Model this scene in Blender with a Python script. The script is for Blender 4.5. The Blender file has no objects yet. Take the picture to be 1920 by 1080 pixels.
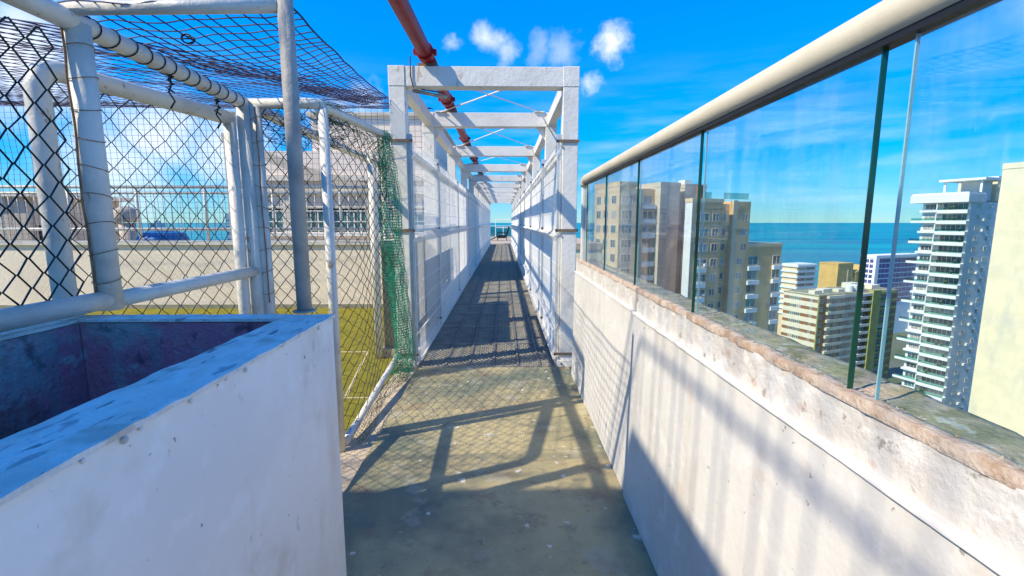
import bpy, math, random
from mathutils import Vector, noise

random.seed(7)
SC = bpy.context.scene
COL = SC.collection

# ------------------------------------------------------------------ camera
cam = bpy.data.cameras.new('camera')
cam.sensor_width = 36.0
cam.lens = 36.0 * 870.0 / 1920.0
cam.clip_start = 0.02
cam.clip_end = 120000
camo = bpy.data.objects.new('camera', cam)
COL.objects.link(camo)
camo.location = (0, 0, 1.5)
camo.rotation_euler = (math.radians(90 - 8.047), 0, math.radians(-1.043))
SC.camera = camo

# ------------------------------------------------------------------ light
SUN_D = Vector((1.0, 0.43, -1.06)).normalized()
ELEV = math.asin(-SUN_D.z)
AZ = math.atan2(-SUN_D.x, -SUN_D.y)
W = bpy.data.worlds.new('World')
SC.world = W
W.use_nodes = True
nt = W.node_tree
nt.nodes.clear()


def N(tree, typ, **kw):
    n = tree.nodes.new(typ)
    for k, v in kw.items():
        if k.startswith('i_'):
            n.inputs[int(k[2:])].default_value = v
        else:
            setattr(n, k, v)
    return n


def L(tree, a, b):
    tree.links.new(a, b)


def math_node(tree, op, a, b=None, c=None, clamp=False):
    n = tree.nodes.new('ShaderNodeMath')
    n.operation = op
    n.use_clamp = clamp
    for i, v in enumerate((a, b, c)):
        if v is None:
            continue
        if isinstance(v, (int, float)):
            n.inputs[i].default_value = v
        else:
            tree.links.new(v, n.inputs[i])
    return n.outputs[0]


def smooth(tree, v, lo, hi):
    n = tree.nodes.new('ShaderNodeMapRange')
    n.interpolation_type = 'SMOOTHSTEP'
    tree.links.new(v, n.inputs[0])
    n.inputs[1].default_value = lo
    n.inputs[2].default_value = hi
    return n.outputs[0]


def mixc(tree, fac, a, b):
    n = tree.nodes.new('ShaderNodeMix')
    n.data_type = 'RGBA'
    for sock, v in ((n.inputs[0], fac), (n.inputs[6], a), (n.inputs[7], b)):
        if isinstance(v, (int, float)):
            sock.default_value = v
        elif isinstance(v, tuple):
            sock.default_value = (v[0], v[1], v[2], 1)
        else:
            tree.links.new(v, sock)
    return n.outputs[2]


SKY_STRENGTH = 0.13
sky = N(nt, 'ShaderNodeTexSky', sky_type='NISHITA', sun_disc=False, sun_elevation=ELEV, sun_rotation=AZ)
sky.air_density = 1.0
sky.dust_density = 0.0
sky.ozone_density = 3.0
hs = N(nt, 'ShaderNodeHueSaturation')
hs.inputs['Saturation'].default_value = 1.25
hs.inputs['Value'].default_value = 1.0
tint = N(nt, 'ShaderNodeVectorMath', operation='MULTIPLY')   # clear marine air: the whole sky a little bluer
tint.inputs[1].default_value = (0.48, 0.81, 1.20)
bw = N(nt, 'ShaderNodeRGBToBW')
L(nt, sky.outputs[0], bw.inputs[0])
soft = N(nt, 'ShaderNodeVectorMath', operation='SCALE')      # soft shoulder so that the horizon keeps its blue
L(nt, sky.outputs[0], soft.inputs[0])
L(nt, math_node(nt, 'DIVIDE', 1.55, math_node(nt, 'MULTIPLY_ADD', bw.outputs[0], .22, 1.0)), soft.inputs['Scale'])
L(nt, soft.outputs[0], tint.inputs[0])
L(nt, tint.outputs[0], hs.inputs['Color'])
tc = N(nt, 'ShaderNodeTexCoord')
nrm = N(nt, 'ShaderNodeVectorMath', operation='NORMALIZE')
L(nt, tc.outputs['Generated'], nrm.inputs[0])
# domain distortion that gives the clouds their ragged outline
dn = N(nt, 'ShaderNodeTexNoise')
dn.inputs['Scale'].default_value = 14
dn.inputs['Detail'].default_value = 6
dn.inputs['Roughness'].default_value = 0.62
L(nt, nrm.outputs[0], dn.inputs['Vector'])
dsub = N(nt, 'ShaderNodeVectorMath', operation='SUBTRACT')
L(nt, dn.outputs['Color'], dsub.inputs[0])
dsub.inputs[1].default_value = (0.5, 0.5, 0.5)
dscl = N(nt, 'ShaderNodeVectorMath', operation='SCALE')
L(nt, dsub.outputs[0], dscl.inputs[0])
dscl.inputs['Scale'].default_value = 0.10
dadd = N(nt, 'ShaderNodeVectorMath', operation='ADD')
L(nt, nrm.outputs[0], dadd.inputs[0])
L(nt, dscl.outputs[0], dadd.inputs[1])
cloud = None
for (cx, cy, cz, r, s) in (
        (-.03, .94, .345, .042, .7), (-.005, .945, .318, .034, .5), (.21, .92, .332, .042, .95), (-.105, .94, .335, .022, .4),
        (.12, .945, .325, .045, .35), (.07, .945, .325, .035, .28), (.172, .95, .268, .032, .6), (-.68, .70, .23, .13, .9),
        (-.57, .81, .15, .10, .8), (-.49, .86, .13, .10, .8), (-.62, .78, .09, .12, .7), (-.26, .94, .225, .05, .6),
        (-.32, .93, .2, .06, .5), (-.8, .55, .2, .15, .7), (.75, .6, .3, .12, .6), (.9, .1, .35, .15, .8),
        (-.9, -.2, .4, .16, .8), (.3, -.9, .35, .18, .9), (-.4, -.85, .3, .15, .8), (.8, -.5, .3, .14, .7)):
    l = math.sqrt(cx * cx + cy * cy + cz * cz)
    dist = N(nt, 'ShaderNodeVectorMath', operation='DISTANCE')
    L(nt, dadd.outputs[0], dist.inputs[0])
    dist.inputs[1].default_value = (cx / l, cy / l, cz / l)
    m = N(nt, 'ShaderNodeMapRange', interpolation_type='SMOOTHSTEP')
    L(nt, dist.outputs['Value'], m.inputs[0])
    m.inputs[1].default_value = r
    m.inputs[2].default_value = 0.0
    m.inputs[3].default_value = 0
    m.inputs[4].default_value = s
    cloud = m.outputs[0] if cloud is None else math_node(nt, 'MAXIMUM', cloud, m.outputs[0])
# thin streaks towards the horizon, all the way round
sep = N(nt, 'ShaderNodeSeparateXYZ')
L(nt, nrm.outputs[0], sep.inputs[0])
mp = N(nt, 'ShaderNodeMapping')
mp.inputs['Scale'].default_value = (1.6, 1.6, 11.0)
mp.inputs['Rotation'].default_value = (0.0, 0.12, 0.0)
L(nt, nrm.outputs[0], mp.inputs['Vector'])
sn = N(nt, 'ShaderNodeTexNoise')
sn.inputs['Scale'].default_value = 2.6
sn.inputs['Detail'].default_value = 7
sn.inputs['Roughness'].default_value = 0.55
L(nt, mp.outputs[0], sn.inputs['Vector'])
streak = smooth(nt, sn.outputs[0], 0.42, 0.78)
band = math_node(nt, 'MULTIPLY', smooth(nt, sep.outputs[2], -0.01, 0.05), smooth(nt, sep.outputs[2], 0.33, 0.12))
streak = math_node(nt, 'MULTIPLY', math_node(nt, 'MULTIPLY', streak, band), 0.24)
cloud = math_node(nt, 'MAXIMUM', cloud, streak)
skyc = mixc(nt, cloud, hs.outputs[0], (5.2, 5.4, 5.8))
bg = N(nt, 'ShaderNodeBackground')
bg.inputs['Strength'].default_value = SKY_STRENGTH
L(nt, skyc, bg.inputs['Color'])
wo = N(nt, 'ShaderNodeOutputWorld')
L(nt, bg.outputs[0], wo.inputs['Surface'])

sl = bpy.data.lights.new('sun', 'SUN')
sl.energy = 3.6
sl.angle = math.radians(0.5)
sl.color = (1.0, 0.89, 0.67)
so = bpy.data.objects.new('sun', sl)
COL.objects.link(so)
so.rotation_euler = SUN_D.to_track_quat('-Z', 'Y').to_euler()
so.location = (-20, -10, 30)

SC.view_settings.view_transform = 'Standard'
SC.view_settings.look = 'None'
SC.view_settings.exposure = 0.82
SC.view_settings.gamma = 1.0
SC.view_settings.use_curve_mapping = False
SC.cycles.max_bounces = 8
SC.cycles.transparent_max_bounces = 24


# ------------------------------------------------------------------ materials
def mat(name, base, rough=0.6, var=None, var_scale=3.0, var_lo=.4, var_hi=.65, bump=0.0, bump_scale=60.0,
        layers=(), metallic=0.0, spec=0.4, stretch=(1, 1, 1), bump_dist=0.02):
    """Principled material: base colour blended with `var` by noise, then `layers` of
    (colour, scale, lo, hi, strength, stretch) patches with a shape of their own, plus fine relief."""
    m = bpy.data.materials.new(name)
    m.use_nodes = True
    t = m.node_tree
    b = t.nodes['Principled BSDF']
    b.inputs['Roughness'].default_value = rough
    b.inputs['Metallic'].default_value = metallic
    b.inputs['Specular IOR Level'].default_value = spec
    geo = t.nodes.new('ShaderNodeNewGeometry')
    pos = geo.outputs['Position']

    def nz(scale, st, detail=6, off=0.0):
        mpn = t.nodes.new('ShaderNodeMapping')
        mpn.inputs['Scale'].default_value = st
        mpn.inputs['Location'].default_value = (off, off * 1.7, off * .6)
        t.links.new(pos, mpn.inputs[0])
        n = t.nodes.new('ShaderNodeTexNoise')
        n.inputs['Scale'].default_value = scale
        n.inputs['Detail'].default_value = detail
        n.inputs['Roughness'].default_value = 0.6
        t.links.new(mpn.outputs[0], n.inputs['Vector'])
        return n.outputs[0]
    c = (base[0], base[1], base[2])
    if var:
        c = mixc(t, smooth(t, nz(var_scale, stretch), var_lo, var_hi), c, var)
    for i, ly in enumerate(layers):
        colr, scl, lo, hi, st = ly[:5]
        stv = ly[5] if len(ly) > 5 else (1, 1, 1)
        f = math_node(t, 'MULTIPLY', smooth(t, nz(scl, stv, 5, 3.1 * (i + 1)), lo, hi), st)
        c = mixc(t, f, c, colr)
    if isinstance(c, tuple):
        b.inputs['Base Color'].default_value = (*c, 1)
    else:
        t.links.new(c, b.inputs['Base Color'])
    if bump:
        bn = t.nodes.new('ShaderNodeBump')
        bn.inputs['Strength'].default_value = bump
        bn.inputs['Distance'].default_value = bump_dist
        t.links.new(nz(bump_scale, (1, 1, 1), 8), bn.inputs['Height'])
        t.links.new(bn.outputs[0], b.inputs['Normal'])
    return m


def glass_mat(name, tint, refl=1.0, rough=0.0, dust=0.0):
    m = bpy.data.materials.new(name)
    m.use_nodes = True
    t = m.node_tree
    t.nodes.clear()
    o = t.nodes.new('ShaderNodeOutputMaterial')
    tr = t.nodes.new('ShaderNodeBsdfTransparent')
    tr.inputs[0].default_value = (*tint, 1)
    gl = t.nodes.new('ShaderNodeBsdfGlossy')
    gl.inputs['Roughness'].default_value = rough
    lw_ = t.nodes.new('ShaderNodeLayerWeight')
    lw_.inputs['Blend'].default_value = .5
    sch = math_node(t, 'MULTIPLY_ADD', math_node(t, 'POWER', lw_.outputs['Facing'], 5.0), .9, .04)
    mx = t.nodes.new('ShaderNodeMixShader')
    t.links.new(math_node(t, 'MULTIPLY', sch, refl, clamp=True), mx.inputs[0])
    t.links.new(tr.outputs[0], mx.inputs[1])
    t.links.new(gl.outputs[0], mx.inputs[2])
    out = mx.outputs[0]
    if dust:
        gp = t.nodes.new('ShaderNodeNewGeometry')
        mpd = t.nodes.new('ShaderNodeMapping')
        mpd.inputs['Scale'].default_value = (3, 3, .7)
        t.links.new(gp.outputs['Position'], mpd.inputs[0])
        nd = t.nodes.new('ShaderNodeTexNoise')
        nd.inputs['Scale'].default_value = 5
        nd.inputs['Detail'].default_value = 8
        nd.inputs['Roughness'].default_value = .7
        t.links.new(mpd.outputs[0], nd.inputs['Vector'])
        df = t.nodes.new('ShaderNodeBsdfDiffuse')
        df.inputs[0].default_value = (.75, .78, .78, 1)
        m2 = t.nodes.new('ShaderNodeMixShader')
        t.links.new(math_node(t, 'MULTIPLY', smooth(t, nd.outputs[0], .42, .75), dust), m2.inputs[0])
        t.links.new(out, m2.inputs[1])
        t.links.new(df.outputs[0], m2.inputs[2])
        out = m2.outputs[0]
    t.links.new(out, o.inputs[0])
    return m


M = {}
SPECK = ((.16, .13, .10), 9, .70, .76, .75)
M['plaster'] = mat('white plaster', (.90, .87, .83), .62, (.83, .80, .76), 2.2, bump=.08, bump_scale=22,
                   layers=(((.60, .54, .44), 3.5, .54, .70, .45), ((.58, .50, .38), 5, .56, .70, .4, (1, 1, .18)),
                           ((.92, .91, .90), 9, .56, .64, .5), ((.16, .13, .10), 34, .70, .72, .8),
                           ((.45, .38, .30), 16, .66, .70, .4, (1, 1, .5))))
M['parapet'] = mat('parapet plaster', (.69, .66, .62), .6, (.61, .58, .54), 1.8, bump=.18, bump_scale=20,
                   layers=(((.48, .43, .34), 3, .54, .72, .45, (1, 1, .3)), ((.78, .75, .71), 8, .55, .64, .5),
                           ((.20, .17, .14), 30, .675, .70, .7), ((.60, .44, .36), 5, .6, .72, .4)))
M['band'] = mat('weathered band plaster', (.64, .61, .57), .7, (.58, .53, .48), 5, bump=.4, bump_scale=35,
                layers=(((.50, .41, .34), 8, .60, .72, .35), ((.78, .75, .71), 10, .54, .62, .7), ((.24, .20, .15), 24, .62, .68, .7),
                        ((.55, .32, .22), 14, .6, .68, .5)))
M['moss'] = mat('mossy concrete', (.54, .41, .28), .85, (.36, .30, .16), 9, bump=.8, bump_scale=50,
                layers=(((.62, .40, .28), 6, .50, .62, .7), ((.20, .19, .08), 14, .54, .64, .7), ((.68, .60, .50), 22, .58, .64, .7),
                        ((.12, .10, .07), 30, .62, .68, .7)))
M['mortar'] = mat('crumbled mortar', (.58, .47, .38), .9, (.42, .29, .20), 24, bump=.7, bump_scale=90)
M['ledge'] = mat('painted ledge concrete', (.90, .85, .78), .6, (.76, .72, .66), 10, bump=.8, bump_scale=40,
                 layers=(((.95, .93, .90), 16, .50, .60, .8, (1, .3, 1)), ((.36, .37, .40), 22, .57, .64, .75, (1, .3, 1)),
                         ((.16, .16, .18), 40, .62, .67, .8, (1, .25, 1)), ((.48, .40, .30), 7, .58, .68, .5)))
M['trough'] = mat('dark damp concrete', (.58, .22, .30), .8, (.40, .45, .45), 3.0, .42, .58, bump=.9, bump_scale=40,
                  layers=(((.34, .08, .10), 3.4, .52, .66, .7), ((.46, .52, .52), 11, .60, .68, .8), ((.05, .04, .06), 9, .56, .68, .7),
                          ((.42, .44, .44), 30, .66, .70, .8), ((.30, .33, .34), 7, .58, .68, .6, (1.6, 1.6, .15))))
M['floor'] = mat('painted floor', (.44, .365, .195), .6, (.27, .24, .14), 1.8, bump=.4, bump_scale=60,
                 layers=(((.075, .12, .10), 1.1, .47, .64, .65), ((.24, .15, .09), 4.5, .56, .70, .55), ((.66, .62, .54), 9, .655, .675, .85),
                         ((.10, .11, .10), 9, .58, .70, .5), ((.60, .56, .48), 46, .685, .70, .7), ((.03, .03, .028), 60, .68, .70, .6), ((.45, .42, .34), 3, .58, .64, .35)))
M['kerb'] = mat('beige concrete', (.56, .46, .34), .85, (.42, .34, .25), 7, bump=.6, bump_scale=60)
M['turf'] = mat('worn artificial turf', (.30, .26, .018), .95, (.22, .20, .015), 6, bump=.8, bump_scale=300,
                layers=(((.27, .22, .06), 2.5, .55, .75, .5),))
M['line'] = mat('court line', (.60, .50, .30), .9, (.42, .36, .15), 14)
M['white'] = mat('white painted steel', (.83, .79, .72), .42, (.73, .69, .62), 3, bump=.25, bump_scale=25,
                 layers=(((.42, .27, .15), 13, .65, .70, .6, (1, 1, .3)), ((.88, .87, .85), 5, .55, .7, .5)))
M['pipe'] = mat('white painted pipe', (.76, .73, .65), .4, (.64, .61, .54), 5, bump=.25, bump_scale=40,
                layers=(((.38, .21, .10), 16, .645, .69, .75, (1, 1, .45)), ((.30, .29, .27), 35, .66, .70, .6), ((.50, .45, .36), 6, .56, .7, .4)))
M['pipe_old'] = mat('weathered grey pipe', (.46, .43, .38), .55, (.31, .28, .26), 6, bump=.3, bump_scale=40,
                    layers=(((.20, .17, .18), 9, .58, .72, .6), ((.33, .20, .11), 20, .68, .75, .7)))
M['wire'] = mat('white coated wire', (.90, .88, .84), .45)
M['strap'] = mat('rusty steel strap', (.17, .13, .10), .6, (.24, .16, .10), 15)
M['galv'] = mat('galvanised post', (.62, .64, .64), .4, (.52, .54, .55), 6, metallic=.3)
M['bolt'] = mat('dark bolt', (.05, .05, .055), .5)
M['red'] = mat('red painted pipe', (.33, .005, .007), .45, (.25, .005, .010), 4, bump=.1, bump_scale=30,
               layers=(((.22, .02, .02), 13, .64, .74, .6),), spec=.25)
M['cable'] = mat('black cable', (.012, .012, .014), .5)
M['chain'] = mat('dark green coated wire', (.010, .030, .026), .45, (.02, .022, .02), 8)
M['rust'] = mat('rusty wire', (.26, .12, .06), .8, (.4, .25, .14), 30)
M['net'] = mat('navy netting', (.010, .014, .07), .7)
M['greennet'] = mat('green netting', (.03, .42, .22), .65, (.02, .18, .11), 9)
M['olivenet'] = mat('faded green netting', (.06, .12, .04), .7, (.03, .06, .03), 12)
M['grate'] = mat('worn dark steel', (.42, .40, .34), .5, (.32, .30, .26), 5, metallic=.25,
                 layers=(((.32, .28, .20), 10, .58, .72, .6),))
M['grate_dark'] = mat('dark grating base', (.13, .14, .14), .7, (.18, .17, .15), 4)
M['rail'] = mat('cream handrail', (.62, .56, .44), .42, (.56, .51, .40), 4, bump=.08, bump_scale=30)
M['gasket'] = mat('black gasket', (.012, .012, .012), .5)
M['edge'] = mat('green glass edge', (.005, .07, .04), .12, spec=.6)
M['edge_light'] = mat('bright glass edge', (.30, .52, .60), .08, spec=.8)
M['glass'] = glass_mat('balustrade glass', (.91, .97, .965), 1.0, dust=.07)
M['teal'] = glass_mat('teal balcony glass', (.45, .72, .70), 1.2)
M['pane'] = mat('window pane', (.045, .07, .08), .08, (.10, .14, .15), .35, spec=.8)
M['pane_teal'] = mat('teal window pane', (.09, .24, .24), .1, (.05, .12, .13), .4, spec=.8)
M['pane_blue'] = mat('blue window pane', (.02, .06, .28), .08, (.012, .025, .10), .3, spec=.9)
M['pane_curtain'] = mat('curtained pane', (.42, .40, .36), .25, (.24, .24, .23), .9, spec=.6)
M['frame'] = mat('white window frame', (.72, .72, .70), .5)
M['tower_white'] = mat('white tower render', (.76, .77, .75), .7, (.68, .70, .69), .4)
M['tower_cream'] = mat('cream tower render', (.82, .71, .48), .8, (.74, .65, .45), .3, layers=(((.50, .50, .45), .25, .5, .7, .5, (1, 1, .3)),))
M['tower_beige'] = mat('beige tower cladding', (.74, .44, .20), .8, (.65, .39, .18), .3)
M['tower_grey'] = mat('grey tower render', (.60, .53, .42), .8, (.52, .46, .37), .25)
M['tower_sand'] = mat('sand tower render', (.78, .57, .34), .8, (.69, .50, .30), .3)
M['band_cream'] = mat('cream band', (.72, .66, .50), .8, (.66, .6, .46), .5)
M['wall_brown'] = mat('brown tile wall', (.26, .12, .055), .7, (.20, .10, .05), .6)
M['olive'] = mat('olive render', (.30, .32, .10), .8, (.22, .26, .09), .4)
M['roof'] = mat('roof deck', (.20, .21, .13), .9, (.32, .30, .22), .5)
M['ochre'] = mat('ochre render', (.66, .42, .12), .8, (.56, .36, .11), .4)
M['court_wall'] = mat('court wall render', (.88, .76, .60), .85, (.80, .68, .53), 1.2, bump=.4, bump_scale=25,
                      layers=(((.55, .40, .30), 1.6, .58, .75, .4), ((.4, .33, .26), 5, .66, .75, .4)))
M['cap'] = mat('pale cap stone', (.68, .64, .56), .8, (.56, .52, .45), 3)
M['pink'] = mat('pink render', (.84, .72, .60), .85, (.78, .66, .55), .8, bump=.2)
M['olive_wall'] = mat('mottled olive wall', (.34, .31, .22), .9, (.24, .24, .17), 3, bump=.5)  # olive-beige with darker noise mottling
M['grey_wall'] = mat('stained grey wall', (.50, .43, .36), .9, (.32, .30, .25), 1.3, stretch=(2, 2, .15), bump=.3)
M['blue'] = mat('blue plastic', (.02, .17, .45), .5)
M['black'] = mat('black plastic', (.015, .014, .013), .6)
M['tan'] = mat('tan stone deck', (.50, .40, .28), .8, (.42, .34, .25), 2)
M['land'] = mat('city ground', (.16, .16, .14), .9, (.09, .12, .05), .012)
M['wood'] = mat('far foliage', (.05, .085, .04), .9, (.08, .11, .06), .05)
M['haze_city'] = mat('far hazed render', (.42, .48, .52), .9)  # distance haze painted into the towers as a blue-grey tint
wm = bpy.data.materials.new('sea water')
wm.use_nodes = True
t = wm.node_tree
b = t.nodes['Principled BSDF']
b.inputs['Roughness'].default_value = .35
b.inputs['Specular IOR Level'].default_value = .08
geo = t.nodes.new('ShaderNodeNewGeometry')
n1 = t.nodes.new('ShaderNodeTexNoise')
n1.inputs['Scale'].default_value = .0016
n1.inputs['Detail'].default_value = 5
mpn = t.nodes.new('ShaderNodeMapping')
mpn.inputs['Scale'].default_value = (.5, 2.2, 1)
t.links.new(geo.outputs['Position'], mpn.inputs[0])
t.links.new(mpn.outputs[0], n1.inputs['Vector'])
t.links.new(mixc(t, smooth(t, n1.outputs[0], .35, .65), (.003, .17, .23), (.005, .29, .30)), b.inputs['Base Color'])
n2 = t.nodes.new('ShaderNodeTexNoise')
n2.inputs['Scale'].default_value = .12
n2.inputs['Detail'].default_value = 6
t.links.new(geo.outputs['Position'], n2.inputs['Vector'])
bn = t.nodes.new('ShaderNodeBump')
bn.inputs['Strength'].default_value = .5
bn.inputs['Distance'].default_value = 1.0
t.links.new(n2.outputs[0], bn.inputs['Height'])
t.links.new(bn.outputs[0], b.inputs['Normal'])
M['sea'] = wm


# ------------------------------------------------------------------ mesh helpers
class MB:
    def __init__(s):
        s.v, s.f, s.m = [], [], []

    def face(s, pts, m=0):
        k = len(s.v)
        s.v += [tuple(p) for p in pts]
        s.f.append(tuple(range(k, k + len(pts))))
        s.m.append(m)

    def box(s, x0, x1, y0, y1, z0, z1, m=0):
        k = len(s.v)
        s.v += [(x0, y0, z0), (x1, y0, z0), (x1, y1, z0), (x0, y1, z0), (x0, y0, z1), (x1, y0, z1), (x1, y1, z1), (x0, y1, z1)]
        for q in ((0, 3, 2, 1), (4, 5, 6, 7), (0, 1, 5, 4), (1, 2, 6, 5), (2, 3, 7, 6), (3, 0, 4, 7)):
            s.f.append(tuple(k + i for i in q))
            s.m.append(m)
        return s

    def prism(s, poly, z0, z1, m=0):
        """poly: counter-clockwise plan outline"""
        k, n = len(s.v), len(poly)
        s.v += [(x, y, z0) for x, y in poly] + [(x, y, z1) for x, y in poly]
        s.f.append(tuple(k + i for i in reversed(range(n))))
        s.f.append(tuple(k + n + i for i in range(n)))
        s.m += [m, m]
        for i in range(n):
            j = (i + 1) % n
            s.f.append((k + i, k + j, k + n + j, k + n + i))
            s.m.append(m)
        return s

    def tube(s, pts, r, n=8, m=0, caps=True, closed=False):
        pts = [Vector(p) for p in pts]
        k = len(s.v)
        cnt = len(pts)
        ref = None
        for i, p in enumerate(pts):
            if closed:
                d = pts[(i + 1) % cnt] - pts[i - 1]
            else:
                d = pts[min(i + 1, cnt - 1)] - pts[max(i - 1, 0)]
            d.normalize()
            if ref is None:
                ref = Vector((0, 0, 1)) if abs(d.z) < .9 else Vector((1, 0, 0))
            u = (ref - d * ref.dot(d)).normalized()
            w = d.cross(u)
            ref = u
            rr = r[i] if isinstance(r, (list, tuple)) else r
            for j in range(n):
                a = 2 * math.pi * j / n
                q = p + (u * math.cos(a) + w * math.sin(a)) * rr
                s.v.append((q.x, q.y, q.z))
        for i in range(cnt if closed else cnt - 1):
            i2 = (i + 1) % cnt
            for j in range(n):
                j2 = (j + 1) % n
                s.f.append((k + i * n + j, k + i * n + j2, k + i2 * n + j2, k + i2 * n + j))
                s.m.append(m)
        if caps and not closed:
            s.f.append(tuple(k + j for j in reversed(range(n))))
            s.f.append(tuple(k + (cnt - 1) * n + j for j in range(n)))
            s.m += [m, m]
        return s

    def mesh(s, name, mats, smooth_=False):
        me = bpy.data.meshes.new(name)
        me.from_pydata(s.v, [], s.f)
        for q in (mats if isinstance(mats, (list, tuple)) else [mats]):
            me.materials.append(M[q])
        if any(s.m):
            me.polygons.foreach_set('material_index', s.m)
        if smooth_:
            me.polygons.foreach_set('use_smooth', [True] * len(s.f))
        me.update()
        return me

    def build(s, name, mats, parent=None, smooth_=False, bevel=0, stuff=False):
        return link(name, s.mesh(name, mats, smooth_), parent, bevel, stuff)


def link(name, me, parent=None, bevel=0, stuff=False, loc=None):
    o = bpy.data.objects.new(name, me)
    COL.objects.link(o)
    if parent is not None:
        o.parent = parent
    if loc is not None:
        o.location = loc
    if bevel:
        bm = o.modifiers.new('bevel', 'BEVEL')
        bm.width = bevel
        bm.segments = 2
        bm.limit_method = 'ANGLE'
    if stuff:
        o['kind'] = 'stuff'
    return o


def empty(name, label, cat, loc=(0, 0, 0), rz=0, group=None):
    o = bpy.data.objects.new(name, None)
    COL.objects.link(o)
    o.empty_display_size = .2
    o.location = loc
    o.rotation_euler = (0, 0, rz)
    return tag(o, label, cat, group)


def tag(o, label, cat, group=None):
    o['label'] = label
    o['category'] = cat
    if group:
        o['group'] = group
    return o


def struct(o):
    o['kind'] = 'structure'
    return o


def box(name, m, parent, *d, bevel=0):
    return MB().box(*d).build(name, m, parent, bevel=bevel)


def pipe(name, m, parent, pts, r, n=16, stuff=False):
    o = MB().tube(pts, r, n).build(name, m, parent, True, stuff=stuff)
    return o


def grid_sheet(x0, x1, y0, y1, z, nx, ny, fz=0.0, edge=None, m=0, seed=0):
    """a slightly uneven horizontal sheet; edge(side, t) shifts the long edges"""
    mb = MB()
    idx = {}
    for i in range(nx + 1):
        for j in range(ny + 1):
            x = x0 + (x1 - x0) * i / nx
            y = y0 + (y1 - y0) * j / ny
            if edge:
                x += edge(0, y) * (1 - i / nx) + edge(1, y) * (i / nx)
            zz = z + fz * noise.noise((x * 14 + seed, y * 14, seed))
            idx[i, j] = len(mb.v)
            mb.v.append((x, y, zz))
    for i in range(nx):
        for j in range(ny):
            mb.f.append((idx[i, j], idx[i + 1, j], idx[i + 1, j + 1], idx[i, j + 1]))
            mb.m.append(m)
    return mb


# ------------------------------------------------------------------ setting: sea, ground, our roof
SEA = -76.5
struct(MB().box(-90000, 90000, -3000, 90000, SEA - 5, SEA).build('sea', 'sea'))
gm = MB()
shore = [(-4000, -2500), (4000, -2500), (4000, 560), (1500, 520), (700, 470), (330, 430), (100, 380), (-300, 420), (-700, 640), (-1300, 900), (-4000, 1500)]
gm.prism(shore, SEA - 1, SEA + 1.5)
struct(gm.build('ground', 'land'))

# corridor floor
fl = MB()
fl.box(-.895, .68, -3.2, 4.69, -.22, 0)
fo = struct(fl.build('walkway_floor', 'floor'))
ft = struct(MB().box(-1.13, -.897, 1.72, 4.62, -.24, -.035).build('kerb', 'kerb'))
tf = struct(MB().box(-14, -1.133, 1.72, 8.30, -.25, -.03).build('court_floor', 'turf'))
struct(MB().box(-14, -1.62, -8, 1.718, -.25, -.034).build('rear_roof_floor', 'floor'))
for (p, q, w) in (((-1.40, 3.96), (-1.62, 5.37), .028), ((-1.62, 5.40), (-6.5, 5.40), .03), ((-1.17, 3.93), (-1.9, 3.93), .022)):
    d = (Vector(q) - Vector(p)).normalized()
    nn = Vector((-d.y, d.x)) * w / 2
    a, b2 = Vector(p), Vector(q)
    l = MB()
    l.prism([tuple(a - nn), tuple(b2 - nn), tuple(b2 + nn), tuple(a + nn)], -.029, -.026)
    l.build('court_line', 'line', tf)
# the building below the roof
ob = empty('roof_building', 'tall pale building carrying the walkway and court', 'building', (0, 0, SEA + 1.5))
lb = MB()
lb.prism([(-14, -12), (.70, -12), (.70, 4.66), (-1.16, 4.66), (-1.16, 8.9), (-1.5, 8.9), (-1.5, 19), (-14, 19)], 0, -.26 - SEA - 1.5)
lb.build('wall', 'tower_cream', ob)

# stair block behind the camera whose shadow falls over the foreground
sb = empty('rooftop_block', 'plain white rooftop block beside the court behind the planter trough', 'rooftop block', (-6.9, -3, -.03))
box('wall', 'plaster', sb, -3.1, 3.05, -4, 3.30, 0.0, 5.05, bevel=.02)
box('coping', 'cap', sb, -3.16, 3.11, -4.06, 3.36, 5.052, 5.20)

br_ = empty('shadow_railing', 'unseen white picket railing added on the rooftop block to cast bar shadows', 'railing', (-3.92, -3, 5.17))  # unseen railing, added to throw soft bar shadows on the right parapet
for z in (.10, .62, 1.18):
    MB().tube([(0, -4, z), (0, 3.25, z)], .012, 8).build('rail', 'pipe', br_, True)
pkm = MB().tube([(0, 0, 0), (0, 0, 1.18)], .0050, 6).mesh('upright', 'pipe', True)
for i in range(58):
    link('upright', pkm, br_, loc=(0, -3.95 + i * .125 + random.uniform(-.035, .035), 0))
for z in (.10, .62, 1.18):
    MB().tube([(.0, 3.25, z), (-5.5, 3.25, z)], .012, 8).build('rail', 'pipe', br_, True)
for i in range(44):
    link('upright', pkm, br_, loc=(-.125 * i, 3.25, 0))

# ------------------------------------------------------------------ planter trough, left foreground
pl = empty('planter_trough', 'white concrete planter trough with dark stained inside, left foreground', 'planter', (-1.05, 0, 0))
PX = 1.05


def nwall(x0, x1, y0, y1, z1):
    """a wall with slightly uneven top edges"""
    return MB().box(x0, x1, y0, y1, 0.002, z1)


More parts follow.
